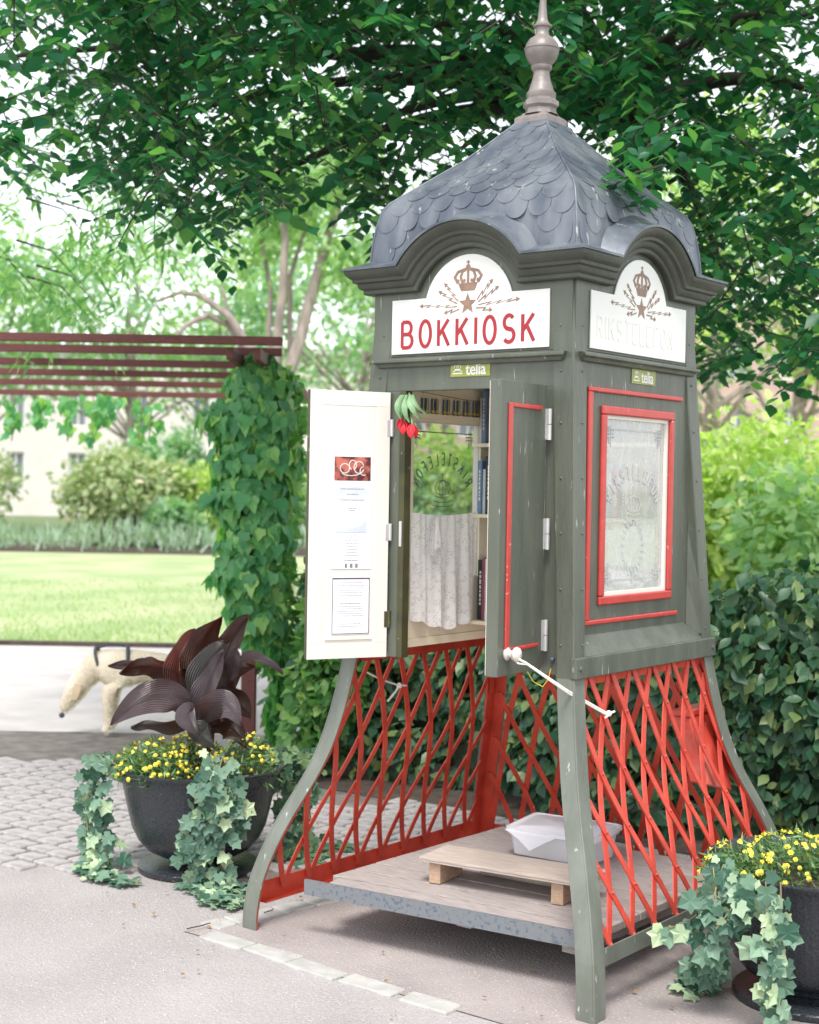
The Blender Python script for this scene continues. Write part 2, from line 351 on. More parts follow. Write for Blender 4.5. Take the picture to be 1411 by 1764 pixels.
# grass blades along the near part of the lawn
n = 26000; D = 14.3+(RNG.random(n)**1.5)*9; off = (RNG.random(n)-.62)*D*.75
P = np.array([[*V2(D[i], off[i]), -.006] for i in range(n)])
LM['grass'] = leafmat('grass_blade', (.22, .33, .12), (.32, .42, .19), (.42, .49, .27), .7, .3)
g = empty('grass_tmp'); join_leaves('lawn_grass', 'blade', P, frames(rnd(n, .5)+[0, 0, 1], rnd(n)), .05+.03*RNG.random(n), LM['grass'], None); bpy.data.objects.remove(g)

# pavers framing the kiosk
pav = empty('paving_stones', kind='structure')
def stone(mbname, x, y, lx, ly, rz, h, parent, m, b=.006):
    mb = MB(); j = lambda: random.uniform(-.006, .006); co, si = math.cos(rz), math.sin(rz)
    q = [(-lx/2+j(), -ly/2+j()), (lx/2+j(), -ly/2+j()), (lx/2+j(), ly/2+j()), (-lx/2+j(), ly/2+j())]
    w = [(x+a*co-b_*si, y+a*si+b_*co) for a, b_ in q]
    t = [random.uniform(-.0015, .0015) for _ in range(4)]
    mb.hexa([(*p, -.03) for p in w]+[(*p, h+t[i]) for i, p in enumerate(w)]); return mb.build(mbname, m, parent, bevel=b)
front = [atz(361, 1599), atz(393, 1620), atz(468, 1643), atz(545, 1670), atz(640, 1698), atz(740, 1728)]
for i in range(1, len(front)):
    p = front[i]; q = front[i-1] if i > 1 else front[2]*0+front[1]*2-front[2]
    dx = (p-q)[:2]; L = np.linalg.norm((front[min(i+1, 5)]-front[i])[:2]) if i < 5 else .2
    stone('paver', p[0], p[1], L-.012 if L > .1 else .2, .085, math.atan2(dx[1], dx[0]), .006, pav, M['paver'])
side = [atz(361, 1599), atz(400, 1588), atz(483, 1570), atz(538, 1558), atz(590, 1545), atz(640, 1532)]
for i in range(len(side)-1):
    p = (side[i]+side[i+1])/2; dx = (side[i+1]-side[i])[:2]
    stone('paver', p[0]-.01, p[1], np.linalg.norm(dx)-.012, .10, math.atan2(dx[1], dx[0]), .006, pav, M['paver'])

# granite setts: left of the kiosk, running back to the hedge
sheet('cobble_bed', [V2(5.95, -3.2), V2(6.35, -1.0), (-.90, -.30), (-.78, .55), (-.8, 1.36), V2(9.28, -1.5), V2(9.28, -5)], .0, mat('joint_sand', (.2, .18, .165), .95, (.12, .105, .095), 9, bump=.8, bscale=60))
st = empty('cobbled_strip', kind='structure')
cnt = 0; protos = []
for k in range(5):
    o_ = stone('sett', 0, 0, .124, .098, 0, .013, st, M['sett'], .008); o_['_p'] = 1; protos.append(o_)
for q in protos: del q['_p']
used = 0
cells = []
for i in range(-4, 24):
    for j in range(-8, 26):
        x = -.98-i*.137+(.068 if j % 2 else 0); y = -.62+j*.112
        if i < 0: y0ok = y > .05 and x > -1.0; 
        if i < 0 and not (-.7 > x and y > .2): continue
        # keep to the strip on this side of the gravel path and off the planter's footprint
        d = np.array([x, y])-np.array([CX, CY]); dd = d@np.array([math.sin(YAW), math.cos(YAW)]); rr = d@np.array([math.cos(YAW), -math.sin(YAW)])
        uu = W_PX/2+F_PX*rr/dd
        if dd > 9.2 or uu < -20 or dd < 6.0+.0*uu or y > 1.35: continue
        if uu > 480 and x < -1.6 and y > 1.0: continue
        cells.append((dd, x, y))
cells.sort(); 
for dd, x, y in cells[:298]:
    if used < 5: o_ = protos[used]
    else: o_ = protos[random.randrange(5)].copy(); COL.objects.link(o_)
    o_.location = (x+random.uniform(-.006, .006), y+random.uniform(-.006, .006), random.uniform(-.004, .003)); o_.rotation_euler = (0, 0, random.uniform(-.06, .06)); used += 1
# bed of soil under the hedge
sheet('hedge_bed', [(-3.3, 1.25), (3.5, 1.35), (3.5, 3.2), (-3.3, 3.2)], .004, M['soil'])

# ================================================================== KIOSK
K = empty('book_kiosk', label='grey-green former telephone kiosk with open doors, red lattice sides and scaled roof', cat='kiosk')
ZZ = [0, .09, .162, .264, .406, .502, .592, .644, .722, .856, .985]
HH = [.732, .733, .722, .697, .647, .604, .562, .552, .530, .506, .487]
def hf(z):
    if z <= .985: return float(np.interp(z, ZZ, HH))
    return .487+(.416-.487)*(z-.985)/(2.25-.985)
_zs = np.linspace(0, .985, 25); _hs = np.array([hf(z) for z in _zs])
_k = np.convolve(np.pad(_hs, 2, 'edge'), np.ones(5)/5, 'valid'); _k[0:2] = _hs[0:2]; _k[-2:] = _hs[-2:]
def hl(z): return float(np.interp(z, _zs, _k)) if z < .985 else hf(z)
def face(k):
    """k=0 front(-y) 1 right(+x) 2 back(+y) 3 left(-x): (s, out, z) -> xyz"""
    return [lambda s, o, z: (s, -o, z), lambda s, o, z: (o, s, z), lambda s, o, z: (-s, o, z), lambda s, o, z: (-o, -s, z)][k]
corners = [(1, -1), (-1, -1), (1, 1), (-1, 1)]
# legs: outer L plates (grey green) with red inner lining
for sx, sy in corners:
    W, T = .066, .007
    zs = np.linspace(0, .985, 30)
    def plate(out0, out1, w0, w1, yz):
        mb = MB(); rows = []
        for z in zs:
            h = hl(z); a, b_ = h-out0, h-out1
            if yz: q = [(h-w0, a), (h-w1, a), (h-w1, b_), (h-w0, b_)]
            else: q = [(a, h-w0), (a, h-w1), (b_, h-w1), (b_, h-w0)]
            rows.append([(sx*c, sy*d, z) for c, d in q])
        mb.grid(rows, True); o = len(mb.v); mb.f.append((0, 1, 2, 3)); mb.f.append((o-4, o-3, o-2, o-1)); mb.mi += [0, 0]; return mb
    lg = plate(0, T, 0, W, False)
    l2 = plate(0, T, T, W, True); lg.add(l2.v, l2.f)
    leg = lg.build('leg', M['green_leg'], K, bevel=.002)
    i1 = plate(T+.0005, T+.006, T+.0005, W-.001, False); i2 = plate(T+.0005, T+.006, T+.0065, W-.001, True); i1.add(i2.v, i2.f)
    i1.build('inner_lining', M['red_in'], leg)
    # upper corner post
    mb = MB(); rows = []
    for z in np.linspace(.985, 2.275, 8):
        h = hf(z); w = .066+(.086-.066)*(z-.985)/1.29
        rows.append([(sx*(h-w), sy*(h-w), z), (sx*h, sy*(h-w), z), (sx*h, sy*h, z), (sx*(h-w), sy*h, z)])
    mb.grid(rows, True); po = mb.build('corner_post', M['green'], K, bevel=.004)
    mb = MB()
    for z in (1.09, 1.27, 1.45, 1.63, 1.81, 1.98, 2.13, 2.2):
        h = hf(z)
        mb.ball((sx*(h+.0005), sy*(h-.05), z), .0045, 8, 4); mb.ball((sx*(h-.05), sy*(h+.0005), z), .0045, 8, 4)
    mb.build('stud', M['green'], po, sm=60)

# lattice
def lattice(k, rows_z, s0, dz_pitch, zb, zt, m, rail):
    F = face(k); par = K
    riv = MB(); pitch = .1425
    def bar(i, sgn, off):
        # node row r has s = s0 + pitch*i' + (r%2)*pitch/2 ; bar moves +-pitch/2 per row
        pts = []
        for r in range(len(rows_z)-1):
            for t in np.linspace(0, 1, 7)[:-1]:
                z = rows_z[r]+(rows_z[r+1]-rows_z[r])*t; s = s0+pitch*i+sgn*pitch/2*(r+t); pts.append((s, z))
        r = len(rows_z)-1; pts.append((s0+pitch*i+sgn*pitch/2*r, rows_z[-1]))
        run = [(s, z) for s, z in pts if abs(s) < hl(z)-.035]
        if len(run) < 4: return
        mb = MB(); q = []
        w = .0125
        for s, z in run:
            o = hl(z)-off
            q.append([F(s-w, o, z), F(s+w, o, z), F(s+w, o-.005, z), F(s-w, o-.005, z)])
        mb.grid(q, True); n = len(mb.v); mb.f += [(0, 1, 2, 3), (n-4, n-3, n-2, n-1)]; mb.mi += [0, 0]
        mb.build('lattice_bar', m, par)
    for i in range(-14, 15):
        bar(i, 1, .012); bar(i, -1, .0185)
    for r, z in enumerate(rows_z):
        for i in range(-8, 9):
            s = s0+pitch*i+(r % 2)*pitch/2; o = hl(z)-.011
            if abs(s) < hl(z)-.05:
                c = F(s, o, z); riv.ball(c, .0055, 6, 4)
    riv.build('rivets', m, par, sm=60, kind='stuff')
    # rails
    za, zb_ = rail; h0 = hl(za)-.01
    rl = MB()
    rl.hexa([F(-h0+.06, h0, za), F(h0-.06, h0, za), F(h0-.06, h0-.006, za), F(-h0+.06, h0-.006, za), F(-h0+.06, h0, zb_), F(h0-.06, h0, zb_), F(h0-.06, h0-.006, zb_), F(-h0+.06, h0-.006, zb_)])
    rl.hexa([F(-h0+.06, h0-.006, za), F(h0-.06, h0-.006, za), F(h0-.06, h0-.034, za), F(-h0+.06, h0-.034, za), F(-h0+.06, h0-.006, za+.006), F(h0-.06, h0-.006, za+.006), F(h0-.06, h0-.034, za+.006), F(-h0+.06, h0-.034, za+.006)])
    rl.build('bottom_rail', m if k != 1 else M['green_leg'], K)
M['red_l'] = M['red_in']
lattice(3, [.99, .835, .66, .475, .293, .115], .046, 0, .1, .99, M['red_in'], (.08, .152))
lattice(1, [.998, .85, .672, .503, .338, .2], -.373, 0, .1, .99, M['red'], (.148, .203))
lattice(2, [.99, .83, .66, .49, .32, .11], .02, 0, .1, .99, M['red_in'], (.085, .14))
# inner red head rail on the three lattice sides, with a weathered steel kick rail outside
for k in (1, 2, 3):
    F = face(k); mb = MB(); h = .487
    mb.hexa([F(-h-.004, h+.012, .985), F(h+.004, h+.012, .985), F(h+.004, h-.012, .985), F(-h-.004, h-.012, .985), F(-h-.004, h+.009, 1.052), F(h+.004, h+.009, 1.052), F(h+.004, h-.012, 1.052), F(-h-.004, h-.012, 1.052)])
    kr = mb.build('kick_rail', M['green'], K, bevel=.003)
    mb = MB()
    for s in (-h+.022, h-.022): mb.lathe([(.0001, .004), (.006, .0035), (.0085, .001), (.0085, -.004)], 8, (0, 0, 0)); vs = mb.v[-32:]; mb.v[-32:] = [F(s+a, h+.013+c, 1.018+b_) for a, b_, c in vs]
    mb.build('bolt', M['green'], kr)
    mb = MB(); mb.hexa([F(-.42, .468, .955), F(.42, .468, .955), F(.42, .456, .955), F(-.42, .456, .955), F(-.42, .468, 1.03), F(.42, .468, 1.03), F(.42, .456, 1.03), F(-.42, .456, 1.03)])
    mb.build('head_rail', M['red_in'], K)

# booth side panels with window (right, back, left)
WS, WZ0, WZ1 = .213, 1.245, 1.838
def frame_rect(mb, F, s0, s1, z0, z1, w, o0, o1):
    for a, b_, c, d in ((s0, s1, z1-w, z1), (s0, s1, z0, z0+w), (s0, s0+w, z0+w, z1-w), (s1-w, s1, z0+w, z1-w)):
        mb.hexa([F(a, o0, c), F(b_, o0, c), F(b_, o1, c), F(a, o1, c), F(a, o0, d), F(b_, o0, d), F(b_, o1, d), F(a, o1, d)])
def fbox(mb, F, s0, s1, o0, o1, z0, z1):
    return mb.hexa([F(s0, o1, z0), F(s1, o1, z0), F(s1, o0, z0), F(s0, o0, z0), F(s0, o1, z1), F(s1, o1, z1), F(s1, o0, z1), F(s0, o0, z1)])
gm = bpy.data.materials.new('window_glass'); gm.use_nodes = True; nt = gm.node_tree; N = nt.nodes; L = nt.links
N.remove(N['Principled BSDF']); tr = N.new('ShaderNodeBsdfTransparent'); gl = N.new('ShaderNodeBsdfGlossy'); gl.inputs['Roughness'].default_value = .03
fr = N.new('ShaderNodeMath'); fr.operation = 'MULTIPLY_ADD'; fr.inputs[1].default_value = .5; fr.inputs[2].default_value = .035
lw = N.new('ShaderNodeLayerWeight'); pw = N.new('ShaderNodeMath'); pw.operation = 'POWER'; pw.inputs[1].default_value = 3.; L.new(lw.outputs['Facing'], pw.inputs[0]); L.new(pw.outputs[0], fr.inputs[0]); mx = N.new('ShaderNodeMixShader'); tr.inputs[0].default_value = (.93, .95, .94, 1)
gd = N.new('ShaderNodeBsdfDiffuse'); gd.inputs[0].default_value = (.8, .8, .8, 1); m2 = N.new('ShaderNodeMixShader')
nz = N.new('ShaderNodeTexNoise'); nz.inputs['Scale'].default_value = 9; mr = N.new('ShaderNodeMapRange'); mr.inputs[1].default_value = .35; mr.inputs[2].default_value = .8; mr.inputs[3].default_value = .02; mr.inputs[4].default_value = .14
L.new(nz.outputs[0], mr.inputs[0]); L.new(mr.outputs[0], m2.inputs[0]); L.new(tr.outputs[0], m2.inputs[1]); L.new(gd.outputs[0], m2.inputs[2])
L.new(fr.outputs[0], mx.inputs[0]); L.new(m2.outputs[0], mx.inputs[1]); L.new(gl.outputs[0], mx.inputs[2]); L.new(mx.outputs[0], N['Material Output'].inputs[0])
M['glass'] = gm
gm2 = gm.copy(); gm2.name = 'sky_sheen_window_glass'; M['glass_sheen'] = gm2  # right pane: pale diffuse layer painted in for the sky's sheen
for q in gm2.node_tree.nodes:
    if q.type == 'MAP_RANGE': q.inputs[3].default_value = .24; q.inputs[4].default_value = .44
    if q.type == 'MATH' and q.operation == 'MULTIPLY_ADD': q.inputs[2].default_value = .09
for k in (1, 2, 3):
    F = face(k)
    pn = MB(); o1, o0 = .425, .405
    hole = (k != 2)
    if hole:
        for a, b_, c, d in ((-.40, .40, WZ1, 2.05), (-.40, .40, 1.07, WZ0), (-.40, -WS, WZ0, WZ1), (WS, .40, WZ0, WZ1)): fbox(pn, F, a, b_, o0, o1, c, d)
    else: fbox(pn, F, -.40, .40, o0, o1, 1.07, 2.05)
    P_ = pn.build('side_panel', M['green'], K)
    # splayed reveal at both sides and the sloping ledge below
    for sg in (-1, 1):
        mb = MB(); rows = []
        for z in np.linspace(1.07, 2.02, 6):
            h = hf(z); w = .066+.02*(z-.985)/1.29
            rows.append([F(sg*(h-w), h-.004, z), F(sg*(.385), .4265, z)])
        mb.grid(rows); mb.build('side_reveal', M['green'], P_)
    mb = MB(); mb.add([F(-.425, .481, 1.052), F(.425, .481, 1.052), F(.36, .4265, 1.112), F(-.36, .4265, 1.112)], [(0, 1, 2, 3)])
    mb.build('sloping_ledge', M['green'], P_)
    # inner cream lining
    mb = MB(); i1, i0 = .404, .392
    if hole:
        for a, b_, c, d in ((-.39, .39, WZ1, 2.0), (-.39, .39, 1.03, WZ0), (-.39, -WS, WZ0, WZ1), (WS, .39, WZ0, WZ1)): fbox(mb, F, a, b_, i0, i1, c, d)
    else: fbox(mb, F, -.39, .39, i0, i1, 1.03, 2.0)
    ln = mb.build('inner_lining', M['cream'], K)
    mb = MB(); fbox(mb, F, -.39, .39, .385, .4, .998, 1.029); mb.build('lining_foot_board', M['cream'], ln)
    if not hole: continue
    wn_ = MB(); frame_rect(wn_, F, -.252, .252, 1.206, 1.876, .03, .4255, .438); w_ = wn_.build('window_frame', M['trim'], P_, bevel=.005)
    mb = MB(); frame_rect(mb, F, -.224, .224, 1.234, 1.848, .014, .402, .4253) ; mb.build('sash', M['cream_door'], P_)
    mb = MB(); fbox(mb, F, -.21, .21, .412, .415, 1.248, 1.835); mb.build('pane', M['glass_sheen' if k == 1 else 'glass'], P_)
    # outer red moulding: top, near side and bottom
    if k == 1:
        mb = MB()
        s0, s1 = atx(1014, 665, .43)[1], atx(1175, 687, .43)[1]; z0, z1 = atx(1008, 1078, .43)[2], atx(1014, 665, .43)[2]
        frame = ((s0, s1, z1-.016, z1), (s0, s1-.01, z0, z0+.016), (s0, s0+.026, z0+.016, z1-.016))
    else: frame = ((-.34, .34, 1.934, 1.95), (-.34, .34, 1.12, 1.136), (-.34, -.314, 1.136, 1.934), (.314, .34, 1.136, 1.934)); mb = MB()
    for a, b_, c, d in frame: fbox(mb, F, a, b_, .4255, .436, c, d)
    mb.build('panel_moulding', M['trim'], P_, bevel=.004)

# front: jambs, lintel
F = face(0)
for sg, a, b_ in ((-1, .288, .40), (1, .325, .40)):
    mb = MB(); fbox(mb, F, *(sorted((sg*a, sg*b_))), .40, .43, .985, 1.93); mb.build('door_jamb', M['green'], K, bevel=.002)
mb = MB(); fbox(mb, F, -.2875, -.262, .395, .433, .985, 1.93); mb.build('door_jamb', M['olive'], K, bevel=.002)
mb = MB(); fbox(mb, F, -.40, .40, .40, .428, 1.93, 2.05); mb.build('lintel', M['green'], K, bevel=.002)
mb = MB()
for s in (-.275,):
    fbox(mb, F, s-.006, s+.006, .433, .436, 1.38, 1.47)
mb.build('latch_plate', M['steel'], K, bevel=.002)
# ceiling inside the booth
mb = MB(); mb.box(-.39, .39, -.395, .39, 2.0, 2.015); mb.build('booth_ceiling', M['cream'], K)

# tympanum, sign boards, cornice, ledge
Z0C, ZC, R0 = 2.277, 2.182, .231
def arc_path(h, corner, n=20):
    z = Z0C+h; R = R0+h; sj = math.sqrt(R*R-(z-ZC)**2); a0 = math.atan2(z-ZC, sj)
    pts = [(-corner, z)]+[(-R*math.cos(a0+(PI-2*a0)*i/n), ZC+R*math.sin(a0+(PI-2*a0)*i/n)) for i in range(n+1)]+[(corner, z)]
    return pts
for k in range(4):
    F = face(k)
    top = arc_path(.002, .415)
    mb = MB(); poly_prism(mb, [(-.415, 2.052)]+top+[(.415, 2.052)], .02, lambda a, b_, d: F(a, .424-d, b_)); mb.build('tympanum', M['dark_green'] if k == 9 else M['green'], K)
    # cornice
    prof = [(.405, 0), (.446, 0), (.450, .004), (.450, .016), (.458, .019), (.464, .026), (.466, .038), (.478, .042), (.480, .052), (.488, .058), (.498, .068), (.501, .078), (.501, .087)]
    mb = MB(); rows = [[F(s if 0 < i < 22 else math.copysign(o, s), o, z) for i, (s, z) in enumerate(arc_path(h, o))] for o, h in prof]
    mb.grid(rows)
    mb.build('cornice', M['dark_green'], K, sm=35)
    # metal flashing over the cornice and the arched hood
    mb = MB(); rows = []
    for o, h in ((.507, .084), (.508, .092), (.49, .097), (.46, .107), (.435, .118), (.40, .14)):
        rows.append([F(s if 0 < i < 22 else math.copysign(o, s), o, z+(0 if 0 < i < 22 else 0)) for i, (s, z) in enumerate(arc_path(h, o))])
    mb.grid(rows); mb.build('hood_flashing', M['zinc'], K, sm=40)
    # ledge under the sign
    mb = MB(); rows = []
    for s0, s1, o, z in ((-.40, .40, .41, 2.046), (-.40, .40, .448, 2.043), (-.405, .405, .456, 2.040), (-.405, .405, .456, 2.030), (-.395, .395, .446, 2.026), (-.385, .385, .440, 2.014), (-.385, .385, .41, 2.012)):
        rows.append([F(s0, o, z), F(s1, o, z)])
    mb.grid(rows); n = len(mb.v)
    mb.f += [tuple(range(0, n, 2)), tuple(range(1, n, 2))]; mb.mi += [0, 0]
    mb.build('sign_ledge', M['green'], K, bevel=.002)
    # white sign board with rounded head
    arc = arcpts(0, 2.205, .186, .186, 14.5, 165.5, 24)
    out = [(-.331, 2.060), (.331, 2.060), (.331, 2.252)]+arc+[(-.331, 2.252)]
    mb = MB(); poly_prism(mb, out, .006, lambda a, b_, d: F(a, .431-d, b_)); sg_ = mb.build('sign_board', M['white'], K, bevel=.0015)
    T3 = lambda a, b_, d: F(a, .4322-d, b_)
    em = MB()
    cx_, cz_ = .0, 2.2215
    star = []
    for i in range(10):
        r = .0385 if i % 2 == 0 else .0165; a = PI/2+i*PI/5; star.append((cx_+r*math.cos(a), cz_+r*math.sin(a)))
    poly_prism(em, star, .0012, T3)
    def arrow(x0, z0, x1, z1, kinks=2):
        p0 = np.array([x0, z0]); p1 = np.array([x1, z1]); t = (p1-p0); L_ = np.linalg.norm(t); t /= L_; nn = np.array([-t[1], t[0]])
        pts = [p0]
        for i in range(kinks):
            f = (i+1)/(kinks+1); pts += [p0+t*L_*(f+.06)+nn*.005, p0+t*L_*(f-.06)-nn*.005]
        e_ = p1-t*.013; pts.append(e_)
        stroke(em, [tuple(p) for p in pts], .0042, .0012, T3)
        poly_prism(em, [tuple(e_+nn*.0085-t*.002), tuple(p1), tuple(e_-nn*.0085-t*.002)], .0012, T3)
    for x0, z0, x1, z1, kk in ((.04, .012, .105, .078, 2), (.045, .004, .13, .052, 2), (.045, -.006, .215, .004, 3), (.035, -.016, .105, -.027, 1)):
        for sg in (-1, 1):
            arrow(sg*x0, cz_+z0, sg*x1*(1 if sg > 0 else .97), cz_+z1, kk)
    # crown above the star
    c0 = 0.; TC = lambda a, b_, d: T3(a*1.17, 2.266+b_*.98, d)
    poly_prism(em, [(-.024, c0), (.024, c0), (.03, c0+.014), (.035, c0+.028), (-.035, c0+.028), (-.03, c0+.014)], .0012, TC)
    for w_ in (-1, -.55, 0, .55, 1):
        stroke(em, [(.036*w_, c0+.028), (.048*w_, c0+.05), (.036*w_, c0+.068), (.004*w_, c0+.078)], .0085, .0012, TC)
    for w_ in (-.8, -.3, .3, .8): poly_prism(em, [(.044*w_+.005*math.cos(t), c0+.036+.007*math.sin(t)) for t in np.linspace(0, 2*PI, 9)[:-1]], .0012, TC)
    poly_prism(em, [(.008*math.cos(t), c0+.084+.008*math.sin(t)) for t in np.linspace(0, 2*PI, 11)[:-1]], .0012, TC)
    stroke(em, [(0, c0+.09), (0, c0+.106)], .004, .0012, TC); stroke(em, [(-.006, c0+.1), (.006, c0+.1)], .004, .0012, TC)
    em.build('emblem', M['bronze'], sg_)
    # lettering
    tx = MB()
    if k == 0:
        x = -.283; hgt = .09; zb = 2.083; adv = .0345
        for ch in 'BOKKIOSK':
            for st_ in GLY[ch]: stroke(tx, [(x+p[0]*hgt*.86, zb+p[1]*hgt+(.0)) for p in st_], .0128, .0012, T3)
            x += GW[ch]*hgt*.86+adv
        tx.build('lettering', M['text_red'], sg_)
    else:
        x = -.29; hgt = .07; zb = 2.1
        for ch in 'RIKSTELEFON':
            for st_ in GLY[ch]: stroke(tx, [(x+p[0]*hgt*.8, zb+p[1]*hgt) for p in st_], .009, .0008, T3)
            x += GW[ch]*hgt*.8+.022
        tx.build('lettering', M['ghost'], sg_, label='faded lettering almost painted over')
    if k in (0, 1):
        sx_, zz_ = ((.015, 1.9985), (.032, 1.988))[k]
        o_ = .4285 if k == 0 else .4262
        st2 = MB(); fbox(st2, F, sx_-.083, sx_+.083, o_, o_+.002, zz_-.025, zz_+.025); tl = st2.build('sticker', M['telia'], K)
        tcu = bpy.data.curves.new('t', 'FONT'); tcu.body = 'telia'; tcu.size = .058; tcu.offset = .0009; tcu.extrude = .0004; tcu.align_x = 'CENTER'; tcu.space_character = .95; tcu.resolution_u = 3
        to = bpy.data.objects.new('t', tcu); me = bpy.data.meshes.new_from_object(to); bpy.data.objects.remove(to)
        lm = MB(); lm.add([F(v.co.x*.93+sx_+.024, o_+.0026+v.co.z, v.co.y+zz_-.019) for v in me.vertices], [tuple(p.vertices) for p in me.polygons])
        T4 = lambda a, b_, d: F(sx_-.053+a, o_+.003-d, zz_+b_)
        # little crown mark with crossed lines
        for w_ in (-1, 0, 1): stroke(lm, arcpts(0, .006, .011*abs(w_)+.003, .011, 0, 180, 6), .0025, .001, T4)
        stroke(lm, [(-.019, -.008), (-.008, -.003), (.008, -.003), (.019, -.008)], .003, .001, T4)
        stroke(lm, [(-.021, -.014), (.021, -.014)], .004, .001, T4); stroke(lm, [(-.012, .0), (.012, .0)], .004, .001, T4)
        lm.build('sticker_lettering', M['white'], tl)

# roof: bell profile, square in plan
prof = [(.434, 2.372), (.431, 2.42), (.426, 2.475), (.418, 2.525), (.406, 2.576), (.388, 2.607), (.30, 2.684), (.2, 2.77), (.12, 2.855), (.058, 2.925)]
mb = MB()
for k in range(4):
    F = face(k)
    rows = []
    for h, z in prof: rows.append([F(-h+2*h*t, h-(.0125*max(0, 1-(abs(2*t-1)*h/.285)**8) if z < 2.49 else 0), z) for t in np.linspace(0, 1, 31)])
    mb.grid(rows)
roof = mb.build('roof', M['zinc'], K, sm=50)
for i, (sx, sy) in enumerate(corners):   # rolled hip seams
    mb = MB(); mb.tube([(sx*h, sy*h, z) for h, z in prof], .0045, 6); mb.build('hip_seam', M['zinc'], roof, sm=80)
# fish scale shingles, slightly proud, overlapping downwards
PL = [0.]
for i in range(1, len(prof)): PL.append(PL[-1]+math.hypot(prof[i][0]-prof[i-1][0], prof[i][1]-prof[i-1][1]))
def on_roof(t):
    h = np.interp(t, PL, [p[0] for p in prof]); z = np.interp(t, PL, [p[1] for p in prof]); return h, z
nsc = 0
for k in range(4):
    F = face(k)
    row = 0; t = .008
    while t < PL[-1]-.03:
        hw, z = on_roof(t+.02); W = .092
        n = int(2*hw/W)+1
        for j in range(-n, n+1):
            s = (j+(row % 2)*.5)*W
            if abs(s)+W*.34 > hw: continue
            # skip tiles that the arched hood would cover
            _, zlow = on_roof(t)
            if s*s+(zlow-ZC)**2 < (R0+.122)**2: continue
            mb = MB(); r = W*.485; outl = [(r*math.cos(a), r*math.sin(a)*1.0+r) for a in np.linspace(PI, 2*PI, 11)]+[(r, r+.04), (-r, r+.04)]
            vs = []
            for lift in (.0016, .0):
                for a, b_ in outl:
                    h_, z_ = on_roof(t+b_); h2, z2 = on_roof(t+b_+.01); nx, nz = (z2-z_), (h_-h2); l_ = math.hypot(nx, nz)+1e-9
                    li = lift+(.0016*(1-b_/(r+.04)) if lift else -.002)
                    ss = s+a; ss = max(-h_, min(h_, ss))
                    vs.append(F(ss, h_+nx/l_*li, z_+nz/l_*li))
            m_ = len(outl); mb.add(vs, [tuple(range(m_)), tuple(range(m_, 2*m_))[::-1]]+[(q, (q+1) % m_, m_+(q+1) % m_, m_+q) for q in range(m_)])
            mb.build('shingle', M['zinc'], roof); nsc += 1
        row += 1; t += .058
print('shingles', nsc)

# finial
def sq(mb, pr_, n=4, rot=PI/4):
    rows = [[(r*math.sqrt(2 if n == 4 else 1)*math.cos(rot+2*PI*k/n), r*math.sqrt(2 if n == 4 else 1)*math.sin(rot+2*PI*k/n), z) for k in range(n)] for r, z in pr_]; return mb.grid(rows, True)
mb = MB(); sq(mb, [(.069, 2.915), (.069, 2.934), (.064, 2.94), (.052, 2.948), (.046, 2.956)])
fin = mb.build('finial', M['finial'], K, bevel=.0015)
mb = MB(); sq(mb, [(.066, 2.95), (.058, 2.958), (.056, 2.972), (.066, 2.982), (.066, 2.998), (.056, 3.004), (.055, 3.01)], 8, PI/8); mb.build('finial_block', M['finial'], fin, bevel=.001)
mb = MB(); mb.lathe([(.05, 3.005), (.054, 3.02), (.054, 3.03), (.047, 3.038), (.043, 3.05), (.038, 3.066), (.034, 3.078), (.030, 3.095), (.029, 3.108), (.033, 3.113), (.038, 3.118), (.039, 3.127), (.036, 3.131), (.040, 3.137), (.048, 3.145), (.056, 3.158), (.062, 3.178), (.0625, 3.186), (.065, 3.188), (.065, 3.192), (.0615, 3.194), (.058, 3.208), (.046, 3.226), (.03, 3.236), (.0245, 3.243), (.023, 3.258), (.026, 3.266), (.034, 3.27), (.035, 3.276), (.024, 3.284), (.018, 3.30), (.015, 3.33), (.011, 3.37), (.006, 3.42), (.0005, 3.45)], 40)
mb.build('finial_ball', M['finial'], fin, sm=40)

# ------------------------------------------------------------------ doors
def door(hx, hy, ang, wdt, thk, z0, z1, mo, mi, name):
    """local: u from hinge to free edge, n towards the outer face"""
    d = np.array([math.cos(ang), math.sin(ang)])
    return d
# left leaf (cream inside faces the camera)
hL = np.array([-.322, -.442]); fL = np.array([-.458, -.714]); dL = (fL-hL)/np.linalg.norm(fL-hL); nL = np.array([dL[1], -dL[0]])  # to the camera side
if nL@(CAM[:2]-hL) < 0: nL = -nL
WL = float(np.linalg.norm(fL-hL)); TL = .03
def DL(u, n, z): p = hL+dL*u+nL*n; return (p[0], p[1], z)
mb = MB(); fbox(mb, DL, 0, WL, -TL, -.004, .985, 1.925); dl = mb.build('door', M['olive'], K, bevel=.002, label='left door leaf with cream inner side')
mb = MB()
frame_rect(mb, DL, 0, WL, .985, 1.925, .052, -.004, 0); mb.build('door_frame', M['cream_door'], dl, bevel=.0015)
mb = MB(); fbox(mb, DL, .052, WL-.052, -.004, -.0015, 1.037, 1.873); mb.build('door_panel', M['cream_door'], dl)
mb = MB(); fbox(mb, DL, .06, WL-.065, -.0015, .004, 1.052, 1.056); mb.build('panel_bead', M['cream'], dl)
mb = MB(); mb.ball(DL(WL-.03, -TL-.02, 1.06), .018, 12, 8); mb.tube([DL(WL-.03, -TL, 1.06), DL(WL-.03, -TL-.015, 1.06)], .008, 8); mb.build('knob', M['porcelain'], dl, sm=60)
for z in (1.8, 1.43, 1.12):
    mb = MB(); mb.tube([DL(-.006, .002, z-.03), DL(-.006, .002, z+.03)], .006, 8); fbox(mb, DL, -.004, .012, 0, .002, z-.028, z+.028); mb.build('hinge', M['steel'] if z > 1.2 else M['olive'], dl)
